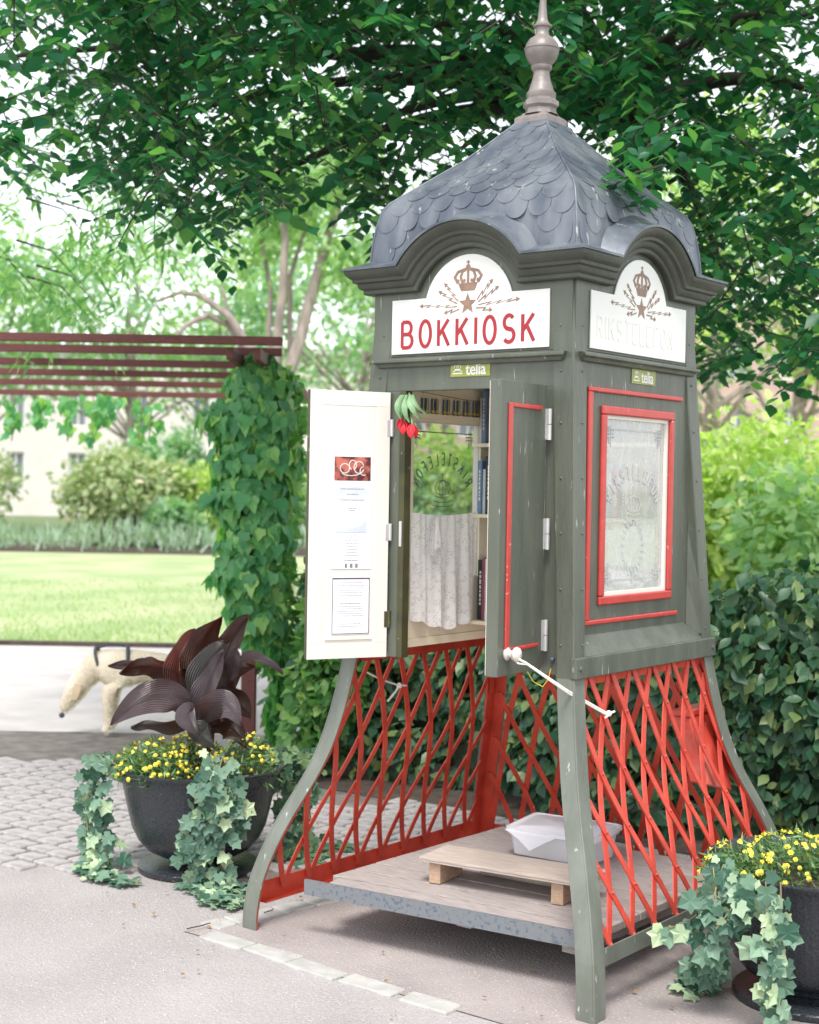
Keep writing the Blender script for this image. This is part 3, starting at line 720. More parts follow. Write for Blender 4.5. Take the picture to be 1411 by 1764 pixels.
# right leaf
t = math.radians(96); hR = np.array([.345, -.452]); dR = np.array([-math.cos(t), -math.sin(t)]); nR = np.array([math.sin(t), -math.cos(t)])
if nR[0] < 0: nR = -nR
WR, TR_ = .312, .042
def DR(u, n, z): p = hR+dR*u+nR*n; return (p[0], p[1], z)
mb = MB(); fbox(mb, DR, 0.008, WR, -TR_, 0, 1.006, 1.932); dr = mb.build('door', M['green'], K, bevel=.0025, label='right door leaf, grey-green outside with red beading')
mb = MB(); fbox(mb, DR, .008, WR-.004, -TR_-.003, -TR_, 1.01, 1.928); mb.build('door_lining', M['cream_door'], dr)
mb = MB()
for a, b_, c, d in ((WR-.068, WR-.042, 1.082, 1.862), (.045, WR-.068, 1.848, 1.862), (.045, WR-.068, 1.082, 1.094)): fbox(mb, DR, a, b_, 0, .007, c, d)
mb.build('door_beading', M['trim'], dr, bevel=.003)
mb = MB()
kz = 1.076; ku = WR-.058
rows = []
for r, n_ in ((.001, .0), (.02, .0), (.022, .004), (.02, .008), (.009, .012), (.008, .02), (.012, .026), (.021, .03), (.024, .037), (.021, .045), (.012, .05), (.001, .051)):
    rows.append([DR(ku+r*math.cos(a), n_, kz+r*math.sin(a)) for a in np.linspace(0, 2*PI, 17)[:-1]])
mb.grid(rows, True); mb.build('knob', M['porcelain'], dr, sm=60)
for z in (1.805, 1.447, 1.115):
    mb = MB()
    for q in (-1, 1): mb.tube([DR(.0, .008, z+q*.026-.0255), DR(.0, .008, z+q*.026+.0245)], .0078, 12)
    fbox(mb, DR, .004, .014, .0, .0025, z-.05, z+.05); mb.build('hinge', M['steel'], dr, sm=40)
mb = MB(); mb.ball((.372, -.437, 1.035), .009, 10, 6); mb.build('bolt_head', mat('blue_grey_bolt', (.08, .1, .16), .4), K, sm=60)

# notices on the left door
def sheet_on(F_, u0, u1, z0, z1, m, par=None, n=.001, name='notice_sheet'):
    mb = MB(); fbox(mb, F_, u0, u1, n-.0012, n, z0, z1); return mb.build(name, m, par)
def upx(u_px):  # pixel column on the door to distance from hinge
    best = min(np.linspace(0, WL, 400), key=lambda q: abs(W_PX/2+F_PX*((np.array(DL(q, 0, 1.5))-CAM)@R2)/((np.array(DL(q, 0, 1.5))-CAM)@_fw)-u_px)); return best
def zpx(v_px, u): return atd_door(v_px, u)
def atd_door(v, u):
    lo, hi = .9, 2.0
    for _ in range(40):
        m_ = (lo+hi)/2; d = np.array(DL(u, 0, m_))-CAM; y = H_PX/2-F_PX*(d@U2)/(d@_fw)
        if y > v: lo = m_
        else: hi = m_
    return lo
uA, uB = upx(575), upx(637); ulo, uhi = min(uA, uB), max(uA, uB)
z_ = lambda v: atd_door(v, (ulo+uhi)/2)
n1 = sheet_on(DL, ulo-.008, uhi+.008, z_(980), z_(768), M['paper'], name='notice'); tag(n1, 'tall printed notice with a dark red photograph at its top, taped inside the cream door', 'notice')
FR = lambda u, n, z: DL(u, n+.0022, z)
# dark red picture with white script
mb = MB(); fbox(mb, DL, ulo, uhi, .001, .0018, z_(828), z_(787))
M['pic'] = mat('dark_red_photo_print', (.09, .015, .02), .5, (.5, .14, .1), 28, thresh=(.42, .6), specks=(.75, .55, .5), speck_amt=.64, speck_scale=22)
mb.build('picture', M['pic'], n1)
T5 = lambda a, b_, d: DL(a, .0028-d, b_)
mb = MB(); zc, zw = (z_(807)), (z_(787)-z_(828)); uc = (ulo+uhi)/2; wd = uhi-ulo
sc = -1  # hinge is on the viewer's right, so u runs right to left
for (a, b_, rx, ry, a0, a1) in ((-.22, .0, .13, .2, 30, 380), (.0, .15, .1, .2, -60, 250), (.17, .05, .14, .25, 20, 340), (-.05, -.18, .25, .12, 190, 350), (.3, -.1, .1, .18, 90, 300)):
    stroke(mb, [(uc+sc*x*wd, zc+y*zw) for x, y in arcpts(a, b_, rx, ry, a0, a1, 12)], .0028, .0008, T5)
mb.build('script_lettering', M['white'], n1)
mb = MB(); mb2 = MB(); mbb = MB()
def tline(mb_, v, w, h_=.0022, cx0=0., z__=z_):
    z0 = z__(v); a = uc-cx0-w*wd/2; segs = max(1, int(w*9)); 
    q = a
    while q < a+w*wd-.003:
        l_ = random.uniform(.004, .012); l_ = min(l_, a+w*wd-q); fbox(mb_, DL, q, q+l_, .001, .0016, z0, z0+h_); q += l_+.0025
for v, w in ((843, .65), (852, .3), (862, .65), (876, .25), (880, .15)): tline(mb, v, w, .0025)
for v in range(922, 962, 5): tline(mb, v, random.uniform(.22, .4), .0016)
for cx0 in (-.017, .0, .017): tline(mb, 966, .18, .002, cx0); 
mb.build('printed_lines', M['grey_ink'], n1)
fbox(mbb, DL, ulo+.01, uhi-.008, .001, .0014, z_(918), z_(914)); 
poly_prism(mbb, [(uhi-.012, z_(917)), (ulo+.012, z_(917)), (ulo+.012, z_(898)), (ulo+.02, z_(896)), (ulo+.03, z_(905)), (uc, z_(910)), (uc+.012, z_(906)), (uc+.018, z_(914))], .0004, lambda a, b_, d: DL(a, .0018-d, b_))
mpb = MB(); fbox(mpb, DL, ulo+.002, uhi-.002, .001, .0012, z_(862), z_(838)); mpb.build('tinted_band', mat('pale_tint', (.62, .65, .70), .7), n1)
mbb.build('pale_blue_print', mat('pale_blue_print', (.58, .63, .71), .7), n1)
mb = MB(); 
for cx0, w in ((.02, .008), (0, .01), (-.02, .01)): fbox(mb, DL, uc+cx0-w/2, uc+cx0+w/2, .001, .0017, z_(978), z_(971))
mb.build('printed_marks', M['grey_ink'], n1)
n2 = sheet_on(DL, ulo-.004, uhi+.002, z_(1093), z_(995), M['paper'], name='notice'); tag(n2, 'smaller printed notice with a dark border, low on the cream door', 'notice')
mb = MB()
frame_rect(mb, DL, ulo-.003, uhi+.001, z_(1092), z_(996), .0022, .0016, .001); fbox(mb, DL, ulo-.003, uhi+.001, .001, .0019, z_(997.5), z_(995.5)); mb.build('border', mat('dark_violet_ink', (.06, .03, .09), .6), n2)
mb = MB()
for v in (1004, 1009, 1013, 1017, 1021, 1026, 1040, 1045, 1049, 1053, 1057, 1061, 1075, 1079): tline(mb, v, random.uniform(.55, .8), .0014 if v != 1040 else .0022)
mb.build('printed_lines', M['grey_ink'], n2)

# ------------------------------------------------------------------ inside the booth
def shelfz(z, s0=-.385, s1=.385, y0=.145, y1=.391): mb = MB(); mb.box(s0, s1, y0, y1, z-.014, z); return mb.build('shelf', M['cream'], K, bevel=.002)
SH = [1.075, 1.49, 1.765]
for z in SH: shelfz(z)
covers = [(.02, .02, .025), (.35, .04, .07), (.75, .72, .68), (.12, .2, .32), (.6, .45, .2), (.07, .12, .1), (.7, .6, .6), (.25, .07, .1), (.5, .52, .55), (.72, .3, .14), (.1, .3, .3)]
cm = [mat('book_cover', c, .5, tuple(min(1, v*1.2+.02) for v in c), 20) for c in covers]
cnames = ['black', 'dark red', 'off-white', 'navy blue', 'ochre', 'dark green', 'pale pink', 'wine red', 'grey', 'orange', 'teal']
pg = mat('book_pages', (.8, .76, .66), .8)
def book(x, y, z, w, d, h, ci, lean, label):
    """upright, spine towards -y"""
    b = empty('book', (x, y, z), 0, label, 'book', 'books on the kiosk shelves'); b.rotation_euler = (0, lean, 0)
    mb = MB(); mb.box(0, .0025, 0, d, 0, h); mb.box(w-.0025, w, 0, d, 0, h); mb.box(.0025, w-.0025, 0, .003, 0, h); c = mb.build('cover', cm[ci], b, bevel=.001)
    mb = MB(); mb.box(.0026, w-.0026, .0032, d-.004, .003, h-.003); mb.build('pages', pg, b)
    if w > .018:
        mb = MB(); q = .25
        while q < .8: l_ = random.uniform(.03, .08); mb.box(w*.35, w*.65, -.0006, 0, h*q, h*min(.85, q+l_)); q += l_+.02
        mb.build('spine_print', M['ghost'] if sum(covers[ci]) < 1 else M['ink'], b)
    return b
sizes = ['thin', 'slim', 'thick', 'tall', 'short']
shn = ['bottom', 'middle', 'top']
plan = []
for si, z in enumerate(SH):
    x = -.375; i = 0; last = -1
    lim = {0: .2, 1: .30, 2: .18}[si]
    while x < lim:
        w = random.choice([.016, .02, .024, .03, .036]); h = random.uniform(.17, .235) if si != 0 else random.uniform(.2, .25); ci = random.randrange(len(covers))
        while ci == last: ci = random.randrange(len(covers))
        if si == 0 and i < 3: ci = [0, 7, 6][i]; w = [.026, .012, .034][i]; h = [.235, .245, .24][i]
        kind_ = {.012: 'flimsy', .016: 'thin', .02: 'slim', .024: 'medium', .026: 'medium', .03: 'thick', .034: 'thick', .036: 'fat'}[w]
        last = ci
        plan.append([si, x, z, w, h, ci, kind_])
        x += w+.0012; i += 1

for j, (si, x, z, w, h, ci, kd) in enumerate(plan):
    prv = plan[j-1] if j and plan[j-1][0] == si else None; nxt = plan[j+1] if j+1 < len(plan) and plan[j+1][0] == si else None
    if prv is None: lb = f"{kd} {cnames[ci]} book, leftmost on the kiosk's {shn[si]} shelf"
    elif nxt is None: lb = f"{kd} {cnames[ci]} book, rightmost on the kiosk's {shn[si]} shelf"
    else: lb = f"{kd} {cnames[ci]} book, {shn[si]} shelf, between {prv[6]} {cnames[prv[5]]} and {nxt[6]} {cnames[nxt[5]]} ones"
    book(x, .165+random.uniform(0, .02), z+.0005, w, .14, h, ci, 0, lb)

# left wall: flags strip above the window
FL3 = face(3)
mb = MB(); fbox(mb, FL3, -.39, .39, .376, .392, 1.848, 1.866); mb.build('picture_rail', M['cream'], K)
Mfb = mat('flag_blue', (.05, .12, .25), .7); Mfy = mat('flag_yellow', (.8, .6, .08), .7)
bt = empty('flag_bunting', (0, 0, 0), 0, 'row of small paired blue and yellow flags along the inner left wall above the window', 'bunting')
for i, u in enumerate((732, 749, 769, 787, 804, 820)):
    p = atx(u, 702+i*1.2, -.385); y = p[1]; z = p[2]
    for q in (-.012, .012):
        mb = MB(); mb.box(-.3855, -.3835, y+q-.009, y+q+.009, z-.03, z+.035); f_ = mb.build('flag', Mfb, bt)
        mb = MB(); mb.box(-.3834, -.3828, y+q-.009, y+q+.009, z-.018, z-.01); mb.box(-.3834, -.3829, y+q-.001, y+q+.003, z-.03, z+.035); mb.build('flag_cross', Mfy, f_)
mb = MB(); mb.tube([(-.381, atx(725, 690, -.385)[1], 1.945), (-.381, .1, 1.93), (-.381, .28, 1.93)], .0012, 5); mb.build('string', M['ink'], bt)

# lettering on the panes: left pane reads from outside (mirrored from within); right pane too
def pane_art(k, m, flip=1):
    F = face(k); T = lambda a, b_, d: F(a, .4165-d, b_); mb = MB()
    # arc of letters
    word = 'RIKSTELEFON'; R_ = .165; cz0 = 1.545 if k == 3 else 1.50
    for i, ch in enumerate(word):
        a = math.radians(90+64-128*i/(len(word)-1)); c = (R_*math.cos(a), cz0+R_*math.sin(a)*.8); rot = a-PI/2
        for st_ in GLY[ch]:
            pts = []
            for p in st_:
                x = (p[0]-GW[ch]/2)*.033; y = p[1]*.045; pts.append((c[0]+x*math.cos(rot)-y*math.sin(rot), c[1]+x*math.sin(rot)+y*math.cos(rot)))
            stroke(mb, pts, .005, .0008, T)
    # crown
    c0 = cz0+.02
    for w_ in (-1, -.5, 0, .5, 1): stroke(mb, [(.035*w_, c0), (.05*w_, c0+.025), (.035*w_, c0+.045), (.003*w_, c0+.055)], .003, .0008, T)
    for dz, w_ in ((0, .04), (-.012, .046), (-.03, .06), (-.045, .075)): stroke(mb, arcpts(0, c0+dz+.012, w_, .014, 200, 340, 8), .003, .0008, T)
    stroke(mb, [(0, c0+.055), (0, c0+.085)], .003, .0008, T); stroke(mb, [(-.008, c0+.075), (.008, c0+.075)], .003, .0008, T)
    # line border with corner ornaments at top and bottom
    for zt, sg in ((1.80, -1), (1.285, 1)):
        stroke(mb, [(-.16, zt), (.16, zt)], .004, .0008, T)
        for s in (-1, 1):
            for q in range(3):
                stroke(mb, [(s*.19, zt+sg*q*.012), (s*.15, zt+sg*q*.012), (s*.145, zt+sg*(q*.012+.006))], .004, .0008, T)
                stroke(mb, [(s*(.165+q*.01), zt-sg*.008), (s*(.165+q*.01), zt+sg*(.06-q*.01))], .0035, .0008, T)
    return mb.build('glass_print', m, K, kind='stuff')
pane_art(3, M['decal'])
pane_art(1, M['decal_pale'])
# wreath lower on the right pane
F1 = face(1); T = lambda a, b_, d: F1(a, .4165-d, b_); mb = MB()
for a in np.linspace(0, 2*PI, 22)[:-1]: stroke(mb, [(.062*math.cos(a), 1.40+.075*math.sin(a)), (.078*math.cos(a+.12), 1.40+.092*math.sin(a+.12))], .008, .0008, T)
mb.build('glass_print', M['decal_pale'], K, kind='stuff')
mb = MB(); stroke(mb, [(0, 1.33), (0, 1.27)], .01, .0008, T); mb.build('glass_print', M['decal_pale'], K)

# lace curtains
lace = bpy.data.materials.new('lace'); lace.use_nodes = True; nt = lace.node_tree; N = nt.nodes; L = nt.links
b = N['Principled BSDF']; b.inputs['Base Color'].default_value = (.93, .91, .89, 1); b.inputs['Roughness'].default_value = .9
tcn = N.new('ShaderNodeTexCoord'); vo = N.new('ShaderNodeTexVoronoi'); vo.inputs['Scale'].default_value = 190; L.new(tcn.outputs['Object'], vo.inputs['Vector'])
v2 = N.new('ShaderNodeTexVoronoi'); v2.inputs['Scale'].default_value = 14; v2.feature = 'SMOOTH_F1'; L.new(tcn.outputs['Object'], v2.inputs['Vector'])
w2 = N.new('ShaderNodeTexNoise'); w2.inputs['Scale'].default_value = 38; w2.inputs['Detail'].default_value = 1; L.new(tcn.outputs['Object'], w2.inputs['Vector'])
r1 = N.new('ShaderNodeMapRange'); r1.inputs[1].default_value = .35; r1.inputs[2].default_value = .6; L.new(vo.outputs['Distance'], r1.inputs[0])
r3 = N.new('ShaderNodeMapRange'); r3.inputs[1].default_value = .44; r3.inputs[2].default_value = .5; r3.inputs[3].default_value = .26; r3.inputs[4].default_value = .08; L.new(w2.outputs[0], r3.inputs[0])
mu = N.new('ShaderNodeMath'); mu.operation = 'MULTIPLY'; L.new(r1.outputs[0], mu.inputs[0]); L.new(r3.outputs[0], mu.inputs[1])
tr = N.new('ShaderNodeBsdfTransparent'); tl_ = N.new('ShaderNodeBsdfTranslucent'); tl_.inputs[0].default_value = (.88, .85, .84, 1)
m1 = N.new('ShaderNodeMixShader'); m1.inputs[0].default_value = .12; L.new(b.outputs[0], m1.inputs[1]); L.new(tl_.outputs[0], m1.inputs[2])
m2 = N.new('ShaderNodeMixShader'); L.new(mu.outputs[0], m2.inputs[0]); L.new(m1.outputs[0], m2.inputs[1]); L.new(tr.outputs[0], m2.inputs[2]); L.new(m2.outputs[0], N['Material Output'].inputs[0])
def curtain(k, s0, s1, zt0, zt1, sag, zb, o, label):
    F = face(k); mb = MB(); rows = []
    for j in range(26):
        tj = j/25; r_ = []
        for i in range(61):
            ti = i/60; s = s0+(s1-s0)*ti; top = zt0+(zt1-zt0)*ti-sag*4*ti*(1-ti)
            bot = zb-.012*math.sin(ti*5)-.01*abs(math.sin(ti*26))-.03*math.sin(PI*ti)
            z = top+(bot-top)*tj; amp = .004+.012*tj
            r_.append(F(s, o+amp*math.sin(ti*27+1.3*math.sin(tj*2))+.004*math.sin(ti*61+tj), z))
        rows.append(r_)
    mb.grid(rows); ob = mb.build('lace_curtain', lace, sm=180); tag(ob, label, 'curtain'); return ob
curtain(3, -.17, .255, 1.50, 1.50, .014, 1.10, .37, 'white lace curtain hung across the lower half of the left inner window')
curtain(1, -.24, .24, 1.46, 1.50, .02, 1.12, .375, 'white lace curtain behind the red framed outer window')
curtain(2, .33, .375, 1.474, 1.474, .0, 1.38, -.138, 'small scrap of lace hanging from the middle shelf')

# tulips hanging head down at the top left of the door opening
tp = empty('tulip_bunch', (-.255, -.42, 1.925), 0, 'red tulips hanging head down from the top corner of the door opening', 'tulips')
mred = mat('tulip_petal', (.65, .015, .03), .5, (.5, .01, .02), 30); mstem = mat('tulip_leaf', (.17, .3, .14), .5, (.1, .2, .08), 12, stretch=(1, 1, .2))
heads = [atd(697, 735, 5.13), atd(710, 741, 5.09), atd(692, 729, 5.15)]
for q, h in enumerate(heads):
    h = h-np.array([-.255, -.42, 1.925]); mb = MB()
    mb.tube([(0, 0, 0), (h[0]*.5, h[1]*.5, h[2]*.45), (h[0], h[1], h[2]+.02)], .003, 6); s_ = mb.build('stem', mstem, tp, sm=60)
    for a in range(5):
        an = a*2*PI/5; mb = MB(); rows = []
        for t in np.linspace(0, 1, 7):
            w = .015*math.sin(PI*min(1, t*.85+.12)); rr = .004+.0125*math.sin(t*2.3)
            rows.append([(h[0]+rr*math.cos(an)-x*w*math.sin(an), h[1]+rr*math.sin(an)+x*w*math.cos(an), h[2]+.02-.048*t) for x in (-1, -.4, .4, 1)])
        mb.grid(rows); mb.build('petal', mred, s_, sm=180)
for (u, v, du, w) in ((693, 722, -6, .009), (702, 728, 4, .011), (709, 722, 22, .012), (697, 716, -10, .008), (713, 714, 34, .009)):
    p0 = atd(u-2, 680, 5.13)-np.array([-.255, -.42, 1.925]); p1 = atd(u+du*.6, v, 5.1)-np.array([-.255, -.42, 1.925]); mb = MB(); rows = []
    for t in np.linspace(0, 1, 8):
        p = p0*(1-t)+p1*t+np.array([0, -.02*math.sin(PI*t), 0]); ww = w*math.sin(PI*(t*.9+.08)); rows.append([p-R2*ww, p+np.array([.006, .006, 0]), p+R2*ww])
    mb.grid(rows); mb.build('leaf', mstem, tp, sm=180)

# red metal box fixed inside the rear right corner
mb = MB(); 
bt0, bt1, bb1, bb0 = atx(1188, 1236, .47), atx(1236, 1224, .47), atx(1262, 1362, .545), atx(1218, 1352, .545)
sh = lambda p, dx: (p[0]-dx, p[1], p[2])
bx = [sh(bb0, 0), sh(bb1, 0), sh(bb1, .07), sh(bb0, .07), sh(bt0, 0), sh(bt1, 0), sh(bt1, .07), sh(bt0, .07)]
mb.hexa(bx); cb = mb.build('metal_box', M['red_worn'], K, bevel=.006)
mb = MB(); up_ = np.array([.004, 0, .002]); e1 = np.array([0, -.01, 0]); hi = np.array([0, 0, .022])
q_ = [bt0+up_+e1, bt1+up_-e1, sh(bt1-e1, .078), sh(bt0+e1, .078)]; mb.hexa([tuple(v) for v in q_]+[tuple(np.array(v)+hi) for v in q_]); mb.build('box_lid', M['red_worn'], cb, bevel=.004)

# ------------------------------------------------------------------ platform, bench, plastic box
DK = empty('wooden_platform', (0, 0, 0), 0, 'low slatted wooden platform with a spotted steel front edge, lying inside the kiosk legs', 'platform')
fl, frt, bl, br = np.array([-.50, -.662]), np.array([.60, -.540]), np.array([-.475, .50]), np.array([.60, .52])
npl = 10
for i in range(npl):
    t0, t1 = i/npl, (i+1)/npl-.006
    a = fl*(1-t0)+bl*t0; b_ = frt*(1-t0)+br*t0; c = frt*(1-t1)+br*t1; d = fl*(1-t1)+bl*t1
    if i == 0: a = a+np.array([0.02, .012]); b_ = b_+np.array([0, .012])
    xx = 0.03 if i else .07; zt = .1985+random.uniform(-.001, .001)
    mb = MB(); mb.hexa([(a[0]+xx, a[1], .172), (*b_, .172), (*c, .172), (d[0]+xx, d[1], .172), (a[0]+xx, a[1], zt), (*b_, zt), (*c, zt), (d[0]+xx, d[1], zt)]); mb.build('plank', M['deck'], DK, bevel=.002)
mb = MB(); n_ = np.array([frt[1]-fl[1], fl[0]-frt[0]]); n_ = n_/np.linalg.norm(n_)*.004
a, b_ = fl, frt
mb.hexa([(*a, .148), (*b_, .148), (*(b_-n_), .148), (*(a-n_), .148), (*a, .201), (*b_, .201), (*(b_-n_), .201), (*(a-n_), .201)])
mb.hexa([(*(a-n_), .197), (*(b_-n_), .197), (*(b_-n_*3.5), .197), (*(a-n_*3.5), .197), (*(a-n_), .2), (*(b_-n_), .2), (*(b_-n_*3.5), .2), (*(a-n_*3.5), .2)])
mb.build('steel_edge', M['galv'], DK)
for x in (-.35, .08, .5):
    mb = MB(); mb.box(x-.03, x+.03, -.50, .48, .11, .1715); mb.build('joist', M['deck'], DK)
for y in (.12, .4):
    for x in (-.2, .3):
        mb = MB(); mb.box(x-.06, x+.06, y-.06, y+.06, .0, .11); mb.build('support_block', M['deck'], DK)

BN = empty('plank_bench', (-.165, -.405, .1995), math.radians(8), 'low step bench of a thin plank on two pine blocks, standing on the wooden platform', 'bench')
mb = MB(); mb.box(-.01, .62, -.02, .185, .085, .094); mb.build('seat', M['ply'], BN, bevel=.0015)
mb = MB(); mb.box(0, .62, -.018, .183, .077, .0848); mb.build('seat', M['ply'], BN, bevel=.0015)
for x in (.02, .49):
    mb = MB(); mb.box(x, x+.045, .0, .17, 0.001, .0768); mb.build('leg', M['pine'], BN, bevel=.002)
rl = MB(); rl.tube([(-.06, -.19, .228), (.15, -.17, .228), (.36, -.15, .228)], .026, 14); o = rl.build('rolled_mat', mat('beige_cloth', (.5, .42, .36), .9, bump=.3), sm=60); tag(o, 'rolled up beige mat lying on the platform under the bench', 'mat')

plas = bpy.data.materials.new('milky_plastic'); plas.use_nodes = True; nt = plas.node_tree; N = nt.nodes; L = nt.links
b = N['Principled BSDF']; b.inputs['Base Color'].default_value = (.82, .82, .86, 1); b.inputs['Roughness'].default_value = .25
tr = N.new('ShaderNodeBsdfTransparent'); mx = N.new('ShaderNodeMixShader'); mx.inputs[0].default_value = .5; L.new(b.outputs[0], mx.inputs[1]); L.new(tr.outputs[0], mx.inputs[2]); L.new(mx.outputs[0], N['Material Output'].inputs[0])
plas_lid = plas.copy(); plas_lid.name = 'milky_lid'
for q in plas_lid.node_tree.nodes:
    if q.type == 'MIX_SHADER': q.inputs[0].default_value = .25
PB = empty('plastic_box', (-.155, .115, .1995), math.radians(4), 'milky plastic storage box with a warped lid, on the platform behind the plank bench', 'storage box')
PB.scale = (.87, .87, .93)
def rrect(w, d, r, z, cx=0, cy=0, n=5):
    out = []
    for (sx, sy, a0) in ((1, 1, 0), (-1, 1, 90), (-1, -1, 180), (1, -1, 270)):
        for i in range(n+1):
            a = math.radians(a0+90*i/n); out.append((cx+sx*(w/2-r)+r*math.cos(a), cy+sy*(d/2-r)+r*math.sin(a), z))
    return out
mb = MB(); rows = [rrect(.36, .22, .03, .004), rrect(.38, .24, .03, .01), rrect(.405, .265, .03, .108), rrect(.425, .285, .032, .110), rrect(.425, .285, .032, .104), rrect(.405, .265, .03, .1045), rrect(.376, .236, .03, .014), rrect(.356, .216, .03, .008)]
rows = [[(x+.2, y+.12, z) for x, y, z in r] for r in rows]
mb.grid(rows, True); mb.f.append(tuple(range(24))); mb.mi.append(0); mb.build('tub', plas, PB, sm=40)
mb = MB(); rows = []
for (w, d, z) in ((.437, .297, .106), (.437, .297, .121), (.42, .28, .123), (.41, .27, .119), (.37, .23, .119), (.35, .21, .126), (.01, .01, .127)):
    rows.append([(x+.2, y+.125, zz+.004*math.sin(x*14)+(.010 if y > .05 else -.002)) for x, y, zz in rrect(w, d, min(.03, w/3), z)])
mb.grid(rows, True); lid = mb.build('lid', plas_lid, PB, sm=40)
mb = MB(); mb.grid([[(-.012, -.028, .112), (.1, -.03, .112), (.25, -.03, .11)], [(.02, -.045, .105), (.12, -.05, .075), (.23, -.045, .1)], [(.07, -.05, .085), (.13, -.055, .045), (.2, -.05, .085)]]); mb.build('bent_sheet', plas, PB, sm=180)
mb = MB(); mb.box(.06, .16, .05, .17, .008, .03); o = mb.build('contents', mat('yellow_packet', (.65, .5, .2), .6), PB, bevel=.004)

# ------------------------------------------------------------------ ropes
kn = np.array(DR(ku, .02, kz)); nd = atx(1046, 1229, hl(.85)+.006)
def rope(name, pts, r, m, label, parent=None):
    mb = MB(); mb.tube(pts, r, 7); o = mb.build(name, m, parent, sm=80)
    if label: tag(o, label, 'rope' if m is M['rope'] else 'cord')
    return o
P0 = atd(906, 1142, 4.56)
rp = rope('tie_rope', [kn+(0, 0, .0), kn*.5+P0*.5+[0, 0, -.002], P0, P0*.5+nd*.5+[0, 0, -.006], nd], .0038, M['rope'], 'white rope tied from the right door knob to the red side lattice')
rope('rope_strand', [kn+(0, 0, -.012), kn*.5+P0*.5+[0, 0, -.016], P0+[.005, 0, -.004], P0*.5+nd*.5+[0.002, 0, -.014], nd+[0, 0, -.006]], .0032, M['rope'], None, rp)
mb = MB(); mb.ball(nd+[0.006, 0, 0], .011, 8, 6); mb.tube([nd+[.006, 0, 0], nd+[.01, .03, .004]], .004, 6); mb.tube([nd+[.006, 0, -.005], nd+[.012, -.03, -.008]], .004, 6); mb.build('knot', M['rope'], rp, sm=80)
mb = MB(); rows = [[DR(ku+.0115*math.cos(a), n_, kz+.0115*math.sin(a)) for a in np.linspace(0, 2*PI, 13)[:-1]] for n_ in (.012, .016, .02, .024)]; mb.grid(rows, True); mb.build('loop', M['rope'], rp, sm=80)
A = atx(628, 1156, -.50); B = atx(688, 1181, -.485); Cc = atx(700, 1181, -.485); Dd = atx(668, 1208, -.485)
r3_ = rope('tie_rope', [A, (A+B)/2+[0, 0, -.006], B, Cc], .0035, M['rope'], 'short white rope knotted on the red lattice below the left door')
mb = MB(); mb.tube([B, B*.6+Dd*.4+[0, .006, .0], Dd], .0045, 6); mb.ball(B, .011, 8, 6); mb.build('loose_end', M['rope'], r3_, sm=80)
y0_ = aty(908, 1156, -.46); y1_ = aty(935, 1184, -.46); y2_ = aty(949, 1152, -.46)
rope('yellow_cord', [y0_, y0_*.4+y1_*.6+[-.012, 0, -.004], y1_+[0, 0, .002], y1_*.5+y2_*.5+[.006, 0, -.004], y2_], .0016, M['ycord'], 'thin yellow cord loop hanging below the right door hinge')

# ================================================================== PLANTS NEAR THE KIOSK
def px_per_m(D): return F_PX/D
def curved(p0, p1, sag, n=10):
    p0 = np.array(p0, float); p1 = np.array(p1, float)
    return [p0*(1-t)+p1*t+np.array([0, 0, sag*4*t*(1-t)]) for t in np.linspace(0, 1, n)]
def planter(cx, cy, label):
    t = empty('planter', (cx, cy, 0), 0, label, 'planter')
    mb = MB(); mb.lathe([(.0001, .0), (.245, .0), (.25, .006), (.25, .02), (.24, .028), (.15, .032), (.0001, .033)], 48); mb.build('foot_disc', M['pot'], t, sm=40)
    mb = MB(); mb.lathe([(.0001, .034), (.12, .034), (.125, .05), (.17, .065), (.215, .09), (.25, .13), (.275, .18), (.29, .24), (.305, .31), (.322, .38), (.332, .41), (.345, .418), (.347, .428), (.338, .432), (.326, .425), (.315, .39), (.31, .375), (.0001, .375)], 56)
    p = mb.build('pot', M['pot'], t, sm=50)
    mb = MB(); mb.lathe([(.309, .376), (.2, .395), (.0001, .405)], 24); mb.build('soil', M['soil'], t); return t
PCX, PCY = atd(342, 1500, 6.1)[:2]
planter(PCX, PCY, 'black cast iron planter with canna and yellow flowers, left of the kiosk')
QCX, QCY = atd(1402, 1600, 4.66)[:2]
planter(QCX, QCY, 'black cast iron planter at the right edge, beside the kiosk')

